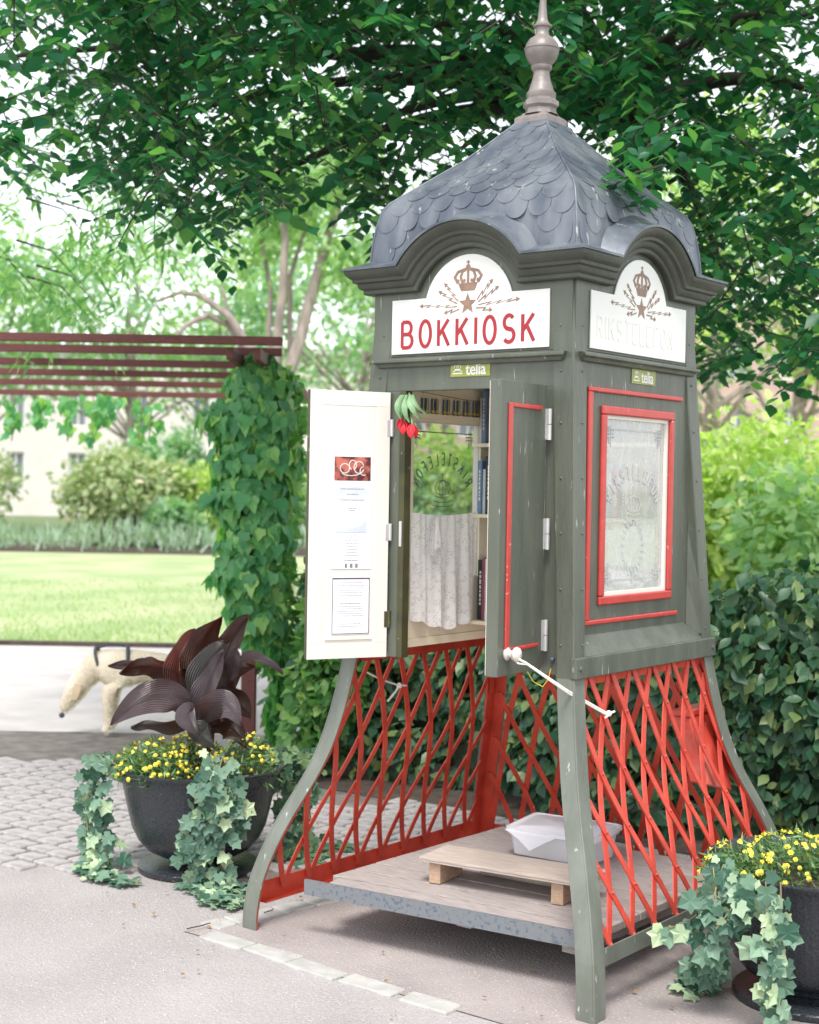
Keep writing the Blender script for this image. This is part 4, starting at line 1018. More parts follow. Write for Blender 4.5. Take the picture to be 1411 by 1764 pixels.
# marigolds: mound of small leaves with yellow heads
def marigolds(cx, cy, spots, label, dens=1.0):
    t = empty('marigolds', (cx, cy, .40), 0, label, 'flowers')
    P = []; 
    for (a, b_, r, h) in spots:
        n = int(1700*r*r/.03*dens); q, d = ball_pts(n, (0, 0, 0), (r, r, h), .6); q = q[q[:, 2] > -.02*1]; P.append(q+[a, b_, 0])
    P = np.concatenate(P); nl = len(P)
    join_leaves('foliage', 'narrow', P, frames(unit(P)*.6+rnd(nl, .6)+[0, 0, .3], rnd(nl, .5)+[0, 0, .6]), .028+.018*RNG.random(nl), LM['mari'], t)
    my = mat('marigold_yellow', (.78, .66, .08), .6, (.7, .54, .05), 60)
    mb = MB(); 
    for (a, b_, r, h) in spots:
        n = int(120*r*r/.03*dens)
        for _ in range(n):
            d = unit(np.array([random.gauss(0, 1), random.gauss(0, 1), abs(random.gauss(0, .9))+.1])); c = np.array([a, b_, 0])+d*[r, r, h]*random.uniform(.98, 1.1)
            x_ = unit(np.cross(d, [.3, .2, 1])); y_ = np.cross(d, x_); rr = random.uniform(.0075, .0115)
            ring = [c+(x_*math.cos(t_)+y_*math.sin(t_))*rr*(1 if i % 2 else .78)-d*.001 for i, t_ in enumerate(np.linspace(0, 2*PI, 13)[:-1])]
            mb.add([c+d*.004]+ring, [(0, i+1, (i+1) % 12+1) for i in range(12)])
            ring = [c+d*.004+(x_*math.cos(t_)+y_*math.sin(t_))*rr*.5 for t_ in np.linspace(0, 2*PI, 9)[:-1]]
            mb.add([c+d*.008]+ring, [(0, i+1, (i+1) % 8+1) for i in range(8)])
    o = mb.build('flower_heads', my, t, kind='stuff')
def loc2(u, v, D, cx, cy): p = atd(u, v, D); return p[0]-cx, p[1]-cy
a = loc2(265, 1330, 5.95, PCX, PCY); b_ = loc2(425, 1330, 6.02, PCX, PCY); c = loc2(330, 1310, 6.05, PCX, PCY)
marigolds(PCX, PCY, [(*a, .15, .15), (c[0], c[1], .13, .16), (*loc2(225, 1335, 6.05, PCX, PCY), .10, .07), (*b_, .12, .16)], 'low mound of small yellow flowers in the planter below the dark canna')
marigolds(QCX, QCY, [(*loc2(1270, 1500, 4.55, QCX, QCY), .11, .11), (*loc2(1360, 1500, 4.6, QCX, QCY), .15, .13), (.1, .05, .15, .13)], 'small yellow flowers in the right-hand planter', .9)

# canna
CN = empty('canna_plant', (PCX, PCY, .40), 0, 'dark purple-brown canna with broad upright leaves in the left planter', 'plant')
def leafmat_canna(name, c1, c2, rough):
    m = mat(name, c1, rough, c2, 5, spec=.6, stretch=(1, 1, 1)); nt = m.node_tree; N = nt.nodes; L = nt.links; b = N['Principled BSDF']
    at = N.new('ShaderNodeAttribute'); at.attribute_name = 'across'; w = N.new('ShaderNodeMath'); w.operation = 'MULTIPLY'; w.inputs[1].default_value = 48; L.new(at.outputs['Fac'], w.inputs[0])
    sn = N.new('ShaderNodeMath'); sn.operation = 'SINE'; L.new(w.outputs[0], sn.inputs[0]); bp = N.new('ShaderNodeBump'); bp.inputs['Strength'].default_value = .8; bp.inputs['Distance'].default_value = .006
    L.new(sn.outputs[0], bp.inputs['Height']); L.new(bp.outputs[0], b.inputs['Normal'])
    src = b.inputs['Base Color'].links[0].from_socket; mr = N.new('ShaderNodeMapRange'); mr.inputs[1].default_value = .2; mr.inputs[2].default_value = 1.; mr.inputs[3].default_value = .85; mr.inputs[4].default_value = 1.22
    L.new(sn.outputs[0], mr.inputs[0]); vm = N.new('ShaderNodeMix'); vm.data_type = 'RGBA'; vm.blend_type = 'MULTIPLY'; vm.inputs['Factor'].default_value = 1; L.new(src, vm.inputs['A']); L.new(mr.outputs[0], vm.inputs['B']); L.new(vm.outputs['Result'], b.inputs['Base Color'])
    t = N.new('ShaderNodeBsdfTranslucent'); t.inputs[0].default_value = (.5, .09, .04, 1); mx = N.new('ShaderNodeMixShader'); mx.inputs[0].default_value = .08
    L.new(b.outputs[0], mx.inputs[1]); L.new(t.outputs[0], mx.inputs[2]); L.new(mx.outputs[0], N['Material Output'].inputs[0]); return m
MC = [leafmat_canna('canna_dark', (.024, .013, .011), (.042, .018, .012), .36), leafmat_canna('canna_lilac', (.15, .125, .14), (.06, .042, .045), .32), leafmat_canna('canna_red', (.17, .035, .02), (.09, .02, .014), .38), leafmat_canna('canna_green', (.085, .095, .09), (.045, .045, .042), .33)]
O_ = np.array([PCX, PCY, .40])
def canna_leaf(p0, pm, p1, w, mi, fold=.25, twist=0., wave=.012, curl=0.):
    p0, pm, p1 = [atd(*q)-O_ for q in (p0, pm, p1)]; rows = []; ac = []; n, m_ = 18, 13
    pm = 2*pm-(p0+p1)/2
    for i in range(n+1):
        t = i/n; p = (1-t)**2*p0+2*t*(1-t)*pm+t*t*p1; tg = unit(2*(1-t)*(pm-p0)+2*t*(p1-pm))
        side = unit(np.cross(tg, -_fw)); nr = np.cross(side, tg); a = twist+curl*t
        s2 = side*math.cos(a)+nr*math.sin(a); n2 = np.cross(s2, tg)
        ww = 1.12*w*(math.sin(PI*min(1, t*.93+.06)**.85)**.8)*(1 if t < .97 else .3)
        r_ = []
        for j in range(m_):
            x = -1+2*j/(m_-1)
            r_.append(p+s2*ww*x*math.cos(fold*.5)+n2*(abs(x)**1.3*ww*math.sin(fold)+wave*math.sin(t*11+x*2.5)*abs(x))); ac.append(x+abs(x)*t*.0+t*.35*np.sign(x))
        rows.append(r_)
    mb = MB(); mb.grid(rows); me_o = mb.build('leaf', MC[mi], CN, sm=180)
    at = me_o.data.attributes.new('across', 'FLOAT', 'POINT'); at.data.foreach_set('value', np.array(ac, np.float32)); return me_o
D0 = 6.08
CL = [  # base, middle, tip (pixel column, row, depth), half width, material, fold, twist, wave, curl
 ((372,1215,D0+.08),(385,1135,D0+.1),(430,1060,D0+.12),.078,0,.3,.5,.015,.3),
 ((345,1190,D0+.1),(342,1120,D0+.14),(383,1061,D0+.1),.075,0,.3,-.3,.01,-.3),
 ((318,1200,D0),(308,1140,D0-.02),(338,1084,D0-.04),.042,2,.9,.5,.01,.4),
 ((330,1205,D0+.02),(275,1150,D0+.02),(205,1160,D0-.02),.062,0,.35,.9,.014,-.3),
 ((318,1175,D0+.1),(278,1140,D0+.12),(235,1148,D0+.1),.045,2,.3,.9,.01,0),
 ((325,1215,D0-.06),(262,1200,D0-.14),(190,1250,D0-.2),.062,1,.25,-.1,.01,.1),
 ((290,1150,D0+.15),(240,1146,D0+.2),(186,1146,D0+.22),.03,1,.3,.4,.01,0),
 ((345,1250,D0-.04),(280,1248,D0-.12),(225,1252,D0-.16),.035,3,.3,.5,.012,.3),
 ((395,1160,D0-.02),(440,1135,D0-.08),(487,1163,D0-.12),.03,1,.35,.9,.008,.2),
 ((345,1215,D0-.05),(355,1150,D0-.1),(395,1105,D0-.08),.058,3,.3,.1,.012,.2),
 ((340,1235,D0-.08),(360,1180,D0-.14),(385,1120,D0-.12),.052,1,.3,.3,.01,.4),
 ((395,1170,D0-.04),(402,1140,D0-.06),(405,1115,D0-.04),.035,1,.3,.2,.006,.2),
 ((345,1240,D0-.1),(385,1212,D0-.2),(415,1250,D0-.26),.06,1,.3,-.3,.01,.2),
 ((335,1225,D0-.1),(325,1235,D0-.18),(345,1268,D0-.24),.045,1,.4,-.3,.006,.1),
 ((350,1240,D0),(400,1210,D0+.02),(432,1240,D0-.02),.06,0,.3,-.2,.014,.3),
 ((355,1255,D0-.02),(395,1250,D0-.06),(425,1290,D0-.1),.05,0,.3,-.4,.012,.2),
 ((365,1235,D0+.04),(395,1175,D0+.06),(412,1130,D0+.02),.055,0,.3,.4,.01,.2),
 ((320,1235,D0+.02),(295,1190,D0+.04),(268,1180,D0+.02),.05,0,.3,.5,.01,.2),
 ((335,1240,D0+.05),(345,1190,D0+.08),(315,1150,D0+.08),.05,0,.4,.3,.01,.2),
 ((360,1260,D0-.14),(345,1262,D0-.18),(372,1290,D0-.22),.04,3,.3,0,.01,.1),
 ((350,1230,D0+.15),(380,1170,D0+.22),(440,1150,D0+.25),.05,0,.3,.3,.012,.2),
]
for q in CL: canna_leaf(*q)
mb = MB()
for (u0, u1, v1, dd) in ((335, 322, 1190, 0), (345, 350, 1170, .05), (355, 372, 1190, .02), (350, 345, 1215, -.05)):
    mb.v, mb.f, mb.mi = [], [], []; mb.tube([atd(u0, 1335, D0+dd)-O_, atd((u0+u1)/2, 1270, D0+dd)-O_, atd(u1, v1, D0+dd)-O_], [.016, .014, .007], 8); mb.build('stem', MC[2], CN, sm=80)

# ivy
def ivy(name, strands, label, m, singles, par_loc, group=None):
    t = empty(name, par_loc, 0, label, 'ivy', group); L0 = np.array(par_loc); P = []; Dn = []; S = []; stems = []
    for pts, spread, dens, size in strands:
        pts = [np.array(p) for p in pts]; seg = [np.linalg.norm(pts[i+1]-pts[i]) for i in range(len(pts)-1)]
        n = max(4, int(sum(seg)*dens)); cum = np.concatenate([[0], np.cumsum(seg)])
        nst = max(1, int(spread/.025))
        for k in range(nst):
            o0 = (random.random()-.5)*spread*1.3; ph = random.random()*6
            stems.append([p+R2*(o0+.02*math.sin(i*1.3+ph))-_fw*.006 for i, p in enumerate(pts)])
        for _ in range(n):
            q = random.random()*cum[-1]; i = min(len(seg)-1, int(np.searchsorted(cum, q)-1)); f = (q-cum[i])/seg[i]
            p = pts[i]*(1-f)+pts[i+1]*f+R2*random.gauss(0, spread*.5)+U2*random.gauss(0, spread*.2)-_fw*random.uniform(-.01, .035)
            P.append(p); S.append(size*random.uniform(.55, 1.2))
    P = np.array(P); P[:, 2] = np.maximum(P[:, 2], .012); n = len(P)
    direc = -U2*.9+rnd(n, .55); normal = -_fw*1.0+np.array([0, 0, .55])+rnd(n, .4)
    low = P[:, 2] < .05; normal[low] = np.array([0, 0, 1.])+rnd(low.sum(), .25); direc[low] = -_fw*.6+rnd(low.sum(), .6)
    leaves(t, 'ivy', P-L0, direc, normal, np.array(S), m, 0)
    return t, P, direc, normal, S, stems
def ivy_full(name, strands, label, m, singles, loc):
    loc = np.array(loc, float); t, P, direc, normal, S, stems = ivy_data(strands, name, loc, label)
def build_ivy(name, strands, label, m, singles, loc):
    L0 = np.array(loc, float); t = empty(name, loc, 0, label, 'ivy'); P = []; S = []; stems = []
    for pts, spread, dens, size in strands:
        pts = [np.array(p, float) for p in pts]; seg = [np.linalg.norm(pts[i+1]-pts[i]) for i in range(len(pts)-1)]; cum = np.concatenate([[0], np.cumsum(seg)])
        for k in range(max(1, int(spread/.022))):
            o0 = (random.random()-.5)*spread*1.2; ph = random.random()*6
            stems.append([p+R2*(o0+.018*math.sin(i*1.3+ph))+_fw*.004-L0 for i, p in enumerate(pts)])
        for _ in range(max(4, int(sum(seg)*dens*1.45))):
            q = random.random()*cum[-1]; i = min(len(seg)-1, max(0, int(np.searchsorted(cum, q)-1))); f = (q-cum[i])/seg[i]
            P.append(pts[i]*(1-f)+pts[i+1]*f+R2*random.gauss(0, spread*.45)+U2*random.gauss(0, spread*.15)-_fw*random.uniform(-.015, .035)); S.append(size*random.uniform(.38, 1.25))
    P = np.array(P); P[:, 2] = np.maximum(P[:, 2], .012); n = len(P); S = np.array(S)
    direc = -U2*.8+R2*RNG.normal(0, .55, (n, 1))+rnd(n, .25); normal = -_fw*1.0+np.array([0, 0, .5])+rnd(n, .38)
    low = P[:, 2] < .04; direc[low] = -_fw*.5+R2*RNG.normal(0, .7, (low.sum(), 1)); normal[low] = np.array([0, 0, 1.])-_fw*.4+rnd(low.sum(), .2)
    # Leaf objects are placed in the plant's own frame
    R = frames(direc, normal); order = np.argsort(-S); v_, f_ = TM['ivy']
    key = ('ivy', m.name)
    if key not in LEAFMESH:
        me = bpy.data.meshes.new('leaf'); me.from_pydata([tuple(q) for q in v_], [], f_); me.materials.append(m); LEAFMESH[key] = me
    for i in order[:singles]:
        o = bpy.data.objects.new('leaf', LEAFMESH[key]); COL.objects.link(o); o.parent = t
        A = np.eye(4); A[:3, :3] = R[i]*S[i]; A[:3, 3] = P[i]-L0; o.matrix_basis = Matrix(A.tolist())
    rest = order[singles:]
    if len(rest): join_leaves('foliage', 'ivy', P[rest]-L0, R[rest], S[rest], m, t)
    mb = MB()
    for s_ in stems: mb.tube(s_, .0022, 5)
    mb.build('stems', M['twig'], t, sm=80, kind='stuff'); return t
pz = lambda u, v, D: atd(u, v, D)
g_ = lambda u, v: atz(u, v, .015)
build_ivy('ivy', [
 ([pz(372,1300,5.78), pz(372,1335,5.70), pz(372,1385,5.71), pz(368,1430,5.74), pz(355,1475,5.80)], .09, 190, .062),
 ([pz(395,1335,5.72), pz(405,1380,5.74), pz(400,1425,5.78)], .06, 170, .06),
 ([pz(350,1380,5.72), pz(335,1440,5.74), pz(325,1480,5.78)], .05, 150, .055),
 ([pz(345,1480,5.80), pz(350,1520,5.82), g_(370,1545), g_(400,1555)], .08, 170, .052),
 ([pz(380,1490,5.80), g_(400,1530), g_(412,1560)], .055, 170, .05)],
 'ivy cascading down the front of the left planter to the ground', LM['ivy'], 150, (PCX, PCY, .4))
build_ivy('ivy', [
 ([pz(195,1320,5.95), pz(178,1300,5.98), pz(172,1340,6.0), pz(172,1400,6.0), pz(175,1450,6.0), g_(180,1500)], .07, 120, .055),
 ([pz(160,1330,6.05), pz(150,1400,6.1), pz(150,1480,6.1), g_(170,1515)], .06, 100, .05),
 ([g_(150,1495), g_(190,1510), g_(228,1520)], .05, 130, .045)],
 'ivy trailing over the left side of the planter onto the pavement', LM['ivy'], 90, (PCX, PCY, .4))
build_ivy('ivy', [
 ([pz(470,1300,6.2), pz(490,1330,6.22), pz(498,1380,6.25), pz(495,1440,6.3), g_(500,1480)], .07, 150, .055),
 ([pz(450,1290,6.3), pz(500,1290,6.35), pz(520,1320,6.4), pz(520,1400,6.45), g_(530,1470)], .09, 120, .055),
 ([g_(530,1490), g_(560,1465), g_(600,1455)], .08, 130, .05)],
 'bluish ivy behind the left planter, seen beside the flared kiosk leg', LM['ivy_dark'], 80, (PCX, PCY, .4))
build_ivy('ivy', [
 ([pz(1240,1480,4.5), pz(1236,1530,4.40), pz(1228,1590,4.40), pz(1225,1640,4.42), g_(1215,1690)], .05, 110, .058),
 ([pz(1290,1510,4.35), pz(1275,1570,4.33), pz(1262,1600,4.35)], .05, 110, .06),
 ([pz(1340,1520,4.3), pz(1330,1600,4.28), pz(1325,1700,4.3), pz(1330,1750,4.3)], .06, 110, .06),
 ([pz(1225,1560,4.45), pz(1190,1590,4.42), pz(1150,1600,4.42), pz(1140,1597,4.42)], .018, 60, .06),
 ([pz(1225,1640,4.45), g_(1200,1680), g_(1180,1690), g_(1215,1712)], .05, 120, .055)],
 'ivy spilling from the right-hand planter beside the red lattice', LM['ivy'], 130, (QCX, QCY, .4))

# hedge right behind the kiosk
HG = empty('beech_hedge', (0, 1.9, 0), 0, 'dense dark green leafy hedge growing directly behind the kiosk', 'hedge')
n = 15000; HL0, HL1 = -2.5, 3.3
x = RNG.uniform(HL0, HL1, n); side = RNG.random(n)
hump = lambda x: 1.10+.07*np.sin(x*2.3)+.05*np.sin(x*6.1+1)+.03*np.sin(x*13)
hh = hump(x); z = RNG.random(n)**.9*hh; prof_y = 1.56+.10*np.sin(x*3.1)+.07*np.sin(z*6+x*4)+.05*np.sin(x*9+z*11)+.22*np.clip((z-.75)/.45, 0, 1)**2+.10*np.clip((.22-z)/.22, 0, 1)
y = prof_y+RNG.random(n)**2*.14; top = side < .3
y[top] = RNG.uniform(1.62, 2.5, top.sum()); z[top] = hh[top]+RNG.normal(0, .035, top.sum())
lend = (RNG.random(n) < .06); x[lend] = HL0-.1+RNG.random(lend.sum())*.12; y[lend] = RNG.uniform(1.6, 2.4, lend.sum())
z = np.maximum(z, .06)
P = np.stack([x, y, z], 1); normal = np.array([0, -1, .55])+rnd(n, .42); normal[top] = np.array([0, -.2, 1])+rnd(top.sum(), .4)
direc = np.array([0, -.4, -.6])+rnd(n, .55)
leaves(HG, 'oval', P-[0, 1.9, 0], direc, normal, .085*(.6+.6*RNG.random(n)), LM['hedge'], 280)
mb = MB()   # inner twigs and dark core
for i in range(60):
    bx_ = random.uniform(HL0+.1, HL1); by = random.uniform(1.9, 2.3); mb.tube([(bx_, by-1.9, 0), (bx_+random.uniform(-.1, .1), by-1.9+random.uniform(-.2, .1), .4), (bx_+random.uniform(-.25, .25), by-1.9+random.uniform(-.3, .2), .95)], [.012, .009, .004], 5)
mb.build('branches', M['dark_bark'], HG, kind='stuff')
mb = MB(); mb.box(HL0+.12, HL1, -.12, .5, .15, .95)
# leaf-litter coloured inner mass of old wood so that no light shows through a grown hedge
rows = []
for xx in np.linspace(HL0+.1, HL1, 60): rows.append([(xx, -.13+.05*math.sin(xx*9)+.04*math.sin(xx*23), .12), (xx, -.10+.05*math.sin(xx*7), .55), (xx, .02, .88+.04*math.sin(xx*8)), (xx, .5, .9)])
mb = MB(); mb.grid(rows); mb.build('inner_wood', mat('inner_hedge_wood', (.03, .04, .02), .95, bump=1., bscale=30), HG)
HG['label'] = 'dense dark green leafy hedge growing directly behind the kiosk'

# softer shrub between pergola post and hedge
def shrub(name, c, r, n, m, label, cat, size, kind='oval', dark=0, singles=0, droop=.3, shell=.45, lobes=6, group=None, stems=True):
    t = empty(name, (c[0], c[1], 0), 0, label, cat, group); P = []
    r = np.array(r, float)
    cs = [np.array([0, 0, 0])]+[np.array([random.uniform(-.55, .55)*r[0], random.uniform(-.55, .55)*r[1], random.uniform(-.4, .5)*r[2]]) for _ in range(lobes)]
    for i, q in enumerate(cs):
        k = n//len(cs); pp, d = ball_pts(k, q, r*(.75 if i == 0 else random.uniform(.4, .6)), shell); P.append(pp)
    P = np.concatenate(P)+[0, 0, c[2]]; P = P[P[:, 2] > .03]; k = len(P)
    out = unit(P-[0, 0, c[2]])
    leaves(t, kind, P, out*.7+rnd(k, .6)-[0, 0, droop], out*.5+rnd(k, .5)+[0, 0, .5], size*(.6+.7*RNG.random(k)), m, singles)
    if stems:
        mb = MB()
        for _ in range(7):
            a = random.random()*6.28; mb.tube([(0.08*math.cos(a)*r[0], .08*math.sin(a)*r[1], 0), (.3*math.cos(a)*r[0], .3*math.sin(a)*r[1], c[2]*.7), (.6*math.cos(a)*r[0], .6*math.sin(a)*r[1], c[2]*1.05)], [.02*r[0]+.006, .012*r[0]+.004, .003], 5)
        mb.build('stems', M['dark_bark'], t, sm=80, kind='stuff')
    return t
LM['soft'] = leafmat('soft_shrub_leaf', (.06, .17, .05), (.12, .27, .08), (.26, .4, .13), .5, .35)
q = atd(570, 1200, 8.0); shrub('shrub', (q[0], q[1], .58), (.30, .34, .58), 2200, LM['soft'], 'fresh green shrub between the pergola post and the hedge, under the open cream door', 'shrub', .075)
q = atd(545, 1045, 9.2); shrub('shrub', (q[0], q[1], .55), (.45, .4, .62), 2400, LM['soft'], 'light green shrub behind the creeper covered post', 'shrub', .07)
# blue flower heads there
q = atd(500, 1078, 8.3)

# ================================================================== PERGOLA with creeper
PG = empty('pergola', (*atd(427, 1290, 8.8)[:2], 0), 0, 'red-brown stained timber pergola with horizontal slats, at the left', 'pergola')
G0 = np.array([*atd(427, 1290, 8.8)[:2], 0.])
def beam(name, p, q, w, h, m=None, parent=PG, bev=.004):
    p = np.array(p); q = np.array(q); t = unit(q-p); s = unit(np.cross(t, [0, 0, 1])) if abs(t[2]) < .9 else R2; u = np.cross(s, t)
    mb = MB(); v = []
    for c in (p, q):
        for a, b_ in ((-1, -1), (1, -1), (1, 1), (-1, 1)): v.append(c+s*a*w/2+u*b_*h/2-G0)
    mb.hexa(v); return mb.build(name, m or M['brown'], parent, bevel=bev)
post = G0.copy(); beam('post', post, post+[0, 0, 2.30], .085, .085)
TOPZ = 2.42
for D, vr, ue in ((8.15, 588, 487), (8.75, 607, 486), (9.75, 630, 480), (10.75, 648, 475), (11.8, 665, 470), (12.9, 683, 465)):
    e_ = atd(ue, vr, D); l_ = e_-np.array([R2[0], R2[1], 0])*9.5; l_[2] = e_[2]; beam('slat', l_, e_, .045, .047)
f3 = np.array([_fw[0], _fw[1], 0.]); f3 /= np.linalg.norm(f3)
for off in (-.075, .075):
    beam('rafter', G0+[0, 0, 2.315]+np.array([R2[0], R2[1], 0])*off-f3*.55, G0+[0, 0, 2.315]+np.array([R2[0], R2[1], 0])*off+f3*4.4, .04, .07)
rr2 = unit(np.array([R2[0], R2[1], 0.]))
for k in (1, 2):   # far post and further rafter to the left, outside the photo's centre
    beam('rafter', G0+[0, 0, 2.33]-rr2*3.2*k-f3*.75, G0+[0, 0, 2.33]-rr2*3.2*k+f3*4.4, .05, .13)
    beam('post', G0-rr2*3.2*k, G0-rr2*3.2*k+[0, 0, 2.27], .09, .09)

VN = empty('creeper', tuple(G0), 0, 'green creeper with pointed lobed leaves covering the pergola post', 'climber')
n = 2600; P = []; 
vprof_y = [612, 650, 700, 800, 900, 1000, 1060, 1120, 1200, 1280]; vl = [440, 385, 362, 358, 370, 376, 388, 452, 466, 470]; vr_ = [480, 500, 512, 508, 500, 488, 486, 500, 500, 500]
for _ in range(n):
    v = 612+(1285-612)*random.random()**1.25; a, b_ = np.interp(v, vprof_y, vl), np.interp(v, vprof_y, vr_)
    c = (a+b_)/2+9*math.sin(v*.05); hw = (b_-a)/2*(.9+.16*math.sin(v*.09)+.1*math.sin(v*.23)); th = random.uniform(0, 2*PI); rr = 1-.35*random.random()**2
    P.append(atd(c+hw*math.cos(th)*rr, v, 8.75+hw/288*math.sin(th)*rr*.95))
P = np.array(P); P[:, 2] = np.maximum(P[:, 2], .05)
ax = np.array([atd(np.interp(w, vprof_y, vl)*.5+np.interp(w, vprof_y, vr_)*.5, w, 8.75) for w in [612]])
outw = P-np.stack([np.full(len(P), G0[0]), np.full(len(P), G0[1]), P[:, 2]], 1)
leaves(VN, 'lobed', P-G0, np.array([0, 0, -1.])+outw*.6+rnd(n, .3), unit(outw)+[0, 0, .35]+rnd(n, .3), .10*(.45+.7*RNG.random(n)), LM['vine'], 290)
# lighter, looser shoots on the right side
n = 700; P = []
for _ in range(n):
    v = random.uniform(640, 1020); P.append(atd(np.interp(v, vprof_y, vr_)+random.uniform(-22, 12), v+random.uniform(-10, 10), 8.9+random.uniform(-.1, .25)))
P = np.array(P); join_leaves('foliage', 'oval', P-G0, frames(np.array([0, 0, -.6])+rnd(n, .5), rnd(n, .5)+[0, 0, .6]-_fw*.4), .05+.04*RNG.random(n), LM['ash'], VN)
mb = MB()
for k in range(7):
    a0 = random.random()*6.28; mb.tube([(.06*math.cos(a0+z*3), .06*math.sin(a0+z*3), z) for z in np.linspace(.9, 2.3, 16)], .006, 5)
mb.build('stems', M['dark_bark'], VN, sm=80, kind='stuff')
VH = empty('creeper', tuple(atd(210, 690, 12.5)), 0, 'creeper shoots hanging below the last slats of the pergola at far left', 'climber'); VO = atd(210, 690, 12.5)
P = []
for (u, v0, v1, k) in ((165, 680, 735, 30), (150, 690, 770, 14), (238, 688, 765, 18), (255, 700, 770, 12), (268, 690, 740, 8), (200, 682, 696, 16), (120, 684, 740, 40), (70, 684, 730, 30), (20, 684, 750, 40), (182, 690, 725, 22)):
    for _ in range(k): f = random.random(); P.append(atd(u+random.gauss(0, 7), v0+(v1-v0)*f, 12.6+random.uniform(-.15, .15)))
P = np.array(P); n = len(P); leaves(VH, 'lobed', P-VO, np.array([0, 0, -1.])+rnd(n, .4), -_fw+[0, 0, .3]+rnd(n, .5), .085*(.5+.7*RNG.random(n)), LM['vine'], 60)
mb = MB()
for u in (160, 240, 258, 118, 22): mb.tube([atd(u, 682, 12.6)-VO, atd(u+3, 720, 12.6)-VO, atd(u-2, 760, 12.6)-VO], .006, 5)
mb.build('stems', M['twig'], VH, sm=80, kind='stuff')

# ================================================================== BACKGROUND
def limb(mb, p, q, r0, r1, bend=.1, n=8):
    p = np.array(p, float); q = np.array(q, float); L_ = np.linalg.norm(q-p); b_ = rnd(1, 1)[0]*bend*L_
    pts = [p*(1-t)+q*t+b_*math.sin(PI*t)+rnd(1, .01*L_)[0]*(0 < t < 1) for t in np.linspace(0, 1, n)]
    mb.tube(pts, [r0*(1-t)+r1*t for t in np.linspace(0, 1, n)], 8); return pts
def tree(c, h, r, n, m, label, size, trunk_r=.15, crown_z=None, group=None, kind='oval', clumps=16, flat=.75, bark='bark', shell=.8, bh=.35):
    t = empty('tree', (c[0], c[1], 0), 0, label, 'tree', group)
    mb = MB(); limb(mb, (0, 0, -.05), (random.uniform(-.3, .3), random.uniform(-.3, .3), h*.75), trunk_r, trunk_r*.35, .02, 10); tr_ = mb.build('trunk', M[bark], t, sm=80)
    mb = MB(); P = []; cz = crown_z or h*.62
    for k in range(clumps):
        a = random.random()*6.28; e = math.asin(random.uniform(-.75, 1)); rr = random.uniform(.45, .95)
        q = np.array([math.cos(a)*math.cos(e)*r*rr, math.sin(a)*math.cos(e)*r*rr, cz+math.sin(e)*(h-cz)*rr])
        st_ = np.array([0, 0, max(h*.22, q[2]*.6-.2)]); 
        if q[2] > h*bh*.5: limb(mb, st_, q, trunk_r*.35, .01, .08, 6)
        cr = r*random.uniform(.25, .42); kk = n//clumps; pp, d = ball_pts(kk, q, (cr, cr, cr*flat), shell); P.append(pp)
    mb.build('branches', M[bark], t, sm=80, kind='stuff')
    P = np.concatenate(P); k = len(P)
    leaves(t, kind, P, rnd(k, .7)-[0, 0, .4], rnd(k, .5)+[0, 0, .9], size*(.6+.7*RNG.random(k)), m, 0)
    return t
gp = lambda u, D: atd(u, 900, D)[:2]
# pale building beyond the lawn
def building(u0, u1, D, h, label, m, win_m, rows_, pitch=2.6, w=.75, wh=1.6):
    a = np.array([*gp(u0, D), 0]); b_ = np.array([*gp(u1, D), 0]); t = unit(b_-a); L_ = np.linalg.norm(b_-a); n_ = np.array([-t[1], t[0], 0]); 
    if n_@f3 < 0: n_ = -n_
    t0 = empty('building', tuple(a), 0, label, 'building'); Q = lambda s, o, z: tuple(t*s+n_*o+np.array([0, 0, z]))
    ns = int(L_/pitch); mb = MB()
    xs = [0]+sum([[(i+.5)*pitch-w/2, (i+.5)*pitch+w/2] for i in range(ns)], [])+[L_]
    B = lambda mb_, s0, s1, o0, o1, z0, z1: mb_.hexa([Q(s0, o0, z0), Q(s1, o0, z0), Q(s1, o1, z0), Q(s0, o1, z0), Q(s0, o0, z1), Q(s1, o0, z1), Q(s1, o1, z1), Q(s0, o1, z1)])
    for i in range(0, len(xs)-1, 2): B(mb, xs[i], xs[i+1], 0, .35, 0, h)
    for i in range(1, len(xs)-1, 2):
        z = 0
        for zr in rows_+[h+wh]: B(mb, xs[i], xs[i+1], 0, .35, z, min(h, zr-wh/2)); z = zr+wh/2
    B(mb, 0, L_, .36, 10, 0, h-.1)
    mb.build('wall', m, t0)
    mb = MB(); B(mb, -.2, L_+.2, -.25, 10.4, h, h+.25); mb.build('roof_edge', m, t0)
    for i in range(ns):
        for zr in rows_:
            s = (i+.5)*pitch; mb = MB()
            frame_rect(mb, lambda a_, o_, z__: Q(a_, o_, z__), s-w/2+.001, s+w/2-.001, zr-wh/2+.001, zr+wh/2-.001, .07, .12, .2); B(mb, s-.03, s+.03, .13, .19, zr-wh/2+.07, zr+wh/2-.07); fr_ = mb.build('window', M['white'], t0)
            mb = MB(); B(mb, s-w/2+.002, s+w/2-.002, .2, .24, zr-wh/2+.002, zr+wh/2-.002); mb.build('pane', win_m, fr_)
    return t0
M['plaster'] = mat('pale_plaster', (.62, .58, .55), .9, (.56, .52, .49), .8)
M['brick'] = mat('pinkish_brick', (.5, .36, .31), .9, (.42, .3, .26), 1.5)
M['bpane'] = mat('distant_window_pane', (.17, .19, .22), .25, spec=.6)
building(-560, 640, 62, 7.0, 'long pale plastered building beyond the lawn, left of the pergola post', M['plaster'], M['bpane'], [1.9, 4.6], 2.6)
building(665, 1700, 66, 9.5, 'pinkish brick building beyond the park, seen through the kiosk window', M['brick'], M['bpane'], [1.9, 4.6, 7.4], 2.4, .9)

